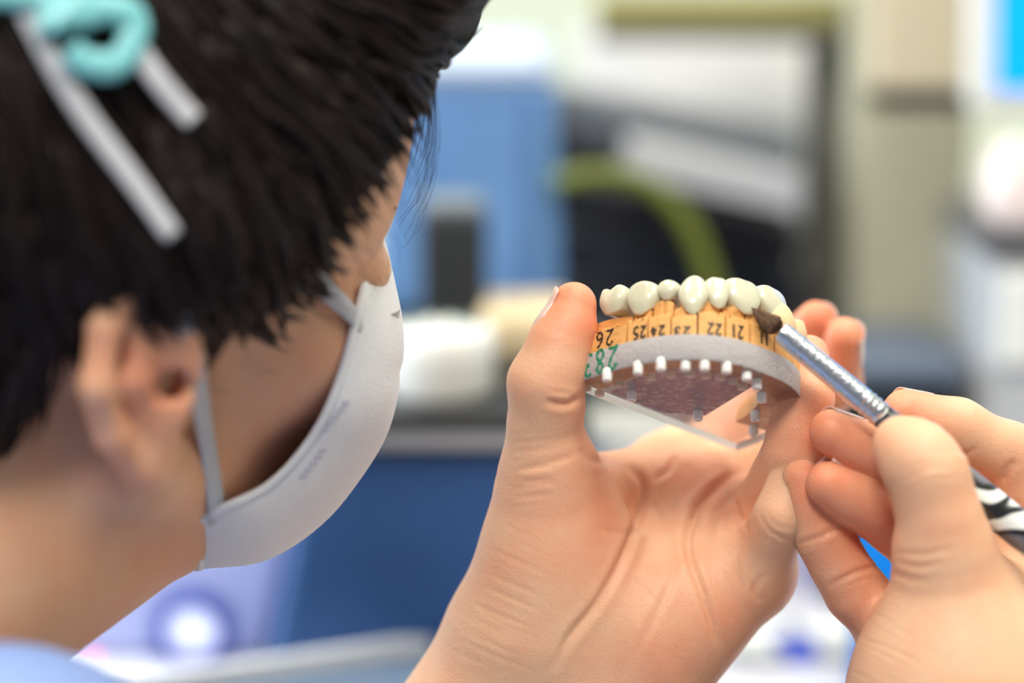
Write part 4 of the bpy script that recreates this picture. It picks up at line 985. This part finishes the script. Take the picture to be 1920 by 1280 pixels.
# monitor
MY = 1.05; mx = at_y(1812, 200, MY); mo = empty('computer_monitor', (mx[0] + .12, MY + .02, DESK), 'white computer monitor showing a bright blue screen', 'monitor')
x0 = at_y(1826, 100, MY)[0]; zb_ = at_y(1860, 208, MY)[2]; W_, H_ = .30, .20
def tilt(g, a_=.10):
    V_ = g[0].copy(); dx = V_[:, 0] - x0; dz_ = V_[:, 2] - zb_; V_[:, 0] = x0 + dx * math.cos(a_) + dz_ * -math.sin(a_) * .3; V_[:, 2] = zb_ + dz_ - dx * math.sin(a_) * .5; return V_, g[1]
obj('bezel', *tilt(g_box((x0, MY, zb_), (x0 + W_, MY + .02, zb_ + H_), .004, 3)), M['whitepl'], mo)
obj('screen', *tilt(g_box((x0 + .0105, MY - .001, zb_ + .0105), (x0 + W_ - .01, MY + .001, zb_ + H_ - .01))), mat('blue screen', (.0, .2, .7), .3, emit=(0.0, .33, .95), emit_s=1.0), mo)['label'] = 'bright blue screen'
obj('stand', *g_box((x0 + .12, MY + .02, DESK + .01), (x0 + .18, MY + .035, zb_ + .08), .002), M['frame'], mo); obj('stand_foot', *g_box((x0 + .07, MY - .01, DESK), (x0 + .23, MY + .08, DESK + .01), .003), M['frame'], mo)
# things at the right border
RY = 1.0; a, b = at_y(1850, 425, RY), at_y(1990, 292, RY); c = np.array([(a[0] + b[0]) / 2, RY + .016, 0])
zsh = at_y(1900, 432, RY)[2]
gm = empty('grinding_machine', (c[0] + .02, RY + .05, DESK), 'grey bench grinder under the monitor', 'machine')
x0_, x1_ = at_y(1838, 600, RY + .01)[0], at_y(2080, 600, RY + .01)[0]
obj('housing', *g_box((x0_, RY + .01, DESK), (x1_, RY + .11, zsh - .012), .008, 4), mat('light grey housing', (.50, .52, .54), .4), gm)
obj('top_plate', *g_box((x0_ - .002, RY + .006, zsh - .012), (x1_, RY + .112, zsh), .003, 3), mat('dark top plate', (.12, .12, .13), .4), gm)
obj('front_cover', *g_box((x0_ + .008, RY + .004, at_y(1870, 690, RY)[2]), (x1_ - .01, RY + .012, at_y(1870, 520, RY)[2]), .002), M['whitepl'], gm)
r = (b[0] - a[0]) / 2; c[2] = zsh
pot = empty('ceramic_pot', c, 'pinkish white ceramic pot on the grinder under the monitor', 'pot')
obj('pot_body', *g_lathe([(r * .7, 0), (r * .95, .006), (r, .014), (r * .96, .024), (r * .8, b[2] - zsh - .003), (r * .82, b[2] - zsh)], c, 40), mat('pinkish ceramic', (.86, .74, .70), .3), pot, smooth=True)
obj('knob', *g_lathe([(r * .3, b[2] - zsh), (r * .3, b[2] - zsh + .004), (r * .15, b[2] - zsh + .006)], c, 24), M['whitepl'], pot)
# azure bottle and white cup behind the right hand, bowl, glass dishes and clear bottle on the bench
def lathe_thing(name, x0, x1, ytop, Y, parts_, label, cat, zb=DESK):
    a, b = at_y(x0, ytop, Y), at_y(x1, ytop, Y); r = (b[0] - a[0]) / 2; h = a[2] - zb; c = np.array([(a[0] + b[0]) / 2, Y, zb]); e = empty(name, c, label, cat)
    for nm, prof, m in parts_: obj(nm, *g_lathe([(q[0] * r, q[1] * h) for q in prof], c, 40), m, e, autosmooth=40)
    return e
M['azure'] = mat('azure plastic', (.0, .20, .72), .3); M['glass'] = mat('clear glass', (.92, .95, 1), .02, trans=1, ior=1.45)
lathe_thing('reagent_bottle', 1606, 1740, 830, .90, [('bottle_body', [(.9, 0), (1, .03), (1, .7), (.5, .82), (.4, .84)], M['azure']), ('cap', [(.48, .85), (.5, .87), (.5, .98), (.42, 1)], M['whitepl'])], 'azure blue bottle glimpsed between the right hand fingers', 'bottle')
lathe_thing('white_cup', 1800, 1960, 845, .93, [('cup_body', [(.7, 0), (.75, .02), (1, 1), (.93, 1), (.7, .06)], M['whitepl'])], 'white cup glimpsed behind the brush handle', 'cup')
lathe_thing('white_bowl', 1075, 1290, 785, 1.0, [('bowl_body', [(.5, 0), (.55, .03), (.85, .5), (1, 1), (.95, 1), (.5, .1)], M['whitepl'])], 'white bowl seen under the plate beside the thumb', 'bowl')
lathe_thing('solvent_bottle', 1500, 1572, 950, 1.02, [('bottle_body', [(.9, 0), (1, .02), (1, .72), (.45, .85), (.42, .92)], mat('lavender plastic', (.42, .42, .72), .3)), ('cap', [(.5, .92), (.5, 1), (.4, 1.01)], M['whitepl'])], 'small lavender bottle standing between the two hands', 'bottle')
for k, (x, y, r, lab) in enumerate([(1420, 1225, .017, 'glass dish standing nearest the left palm'), (1560, 1215, .018, 'glass dish standing nearest the right little finger')]):
    c = at_z(x, y, DESK); e = empty('glass_dish', c, lab, 'dish', 'glass dishes on the bench')
    obj('dish', *g_lathe([(r * .95, .0003), (r, .001), (r, .011), (r * .94, .011), (r * .94, .002)], c, 40), M['glass'], e, autosmooth=40); obj('contents', *g_lathe([(r * .9, .0022), (r * .9, .005)], c, 32), M['whitepl'], e)
c = at_z(1492, 1232, DESK); one('blue_cap', g_lathe([(.009, 0), (.0095, .001), (.0095, .006), (.008, .007)], c, 30), mat('royal blue plastic', (.05, .10, .62), .35), 'small royal blue cap lying between the glass dishes', 'cap', autosmooth=40)
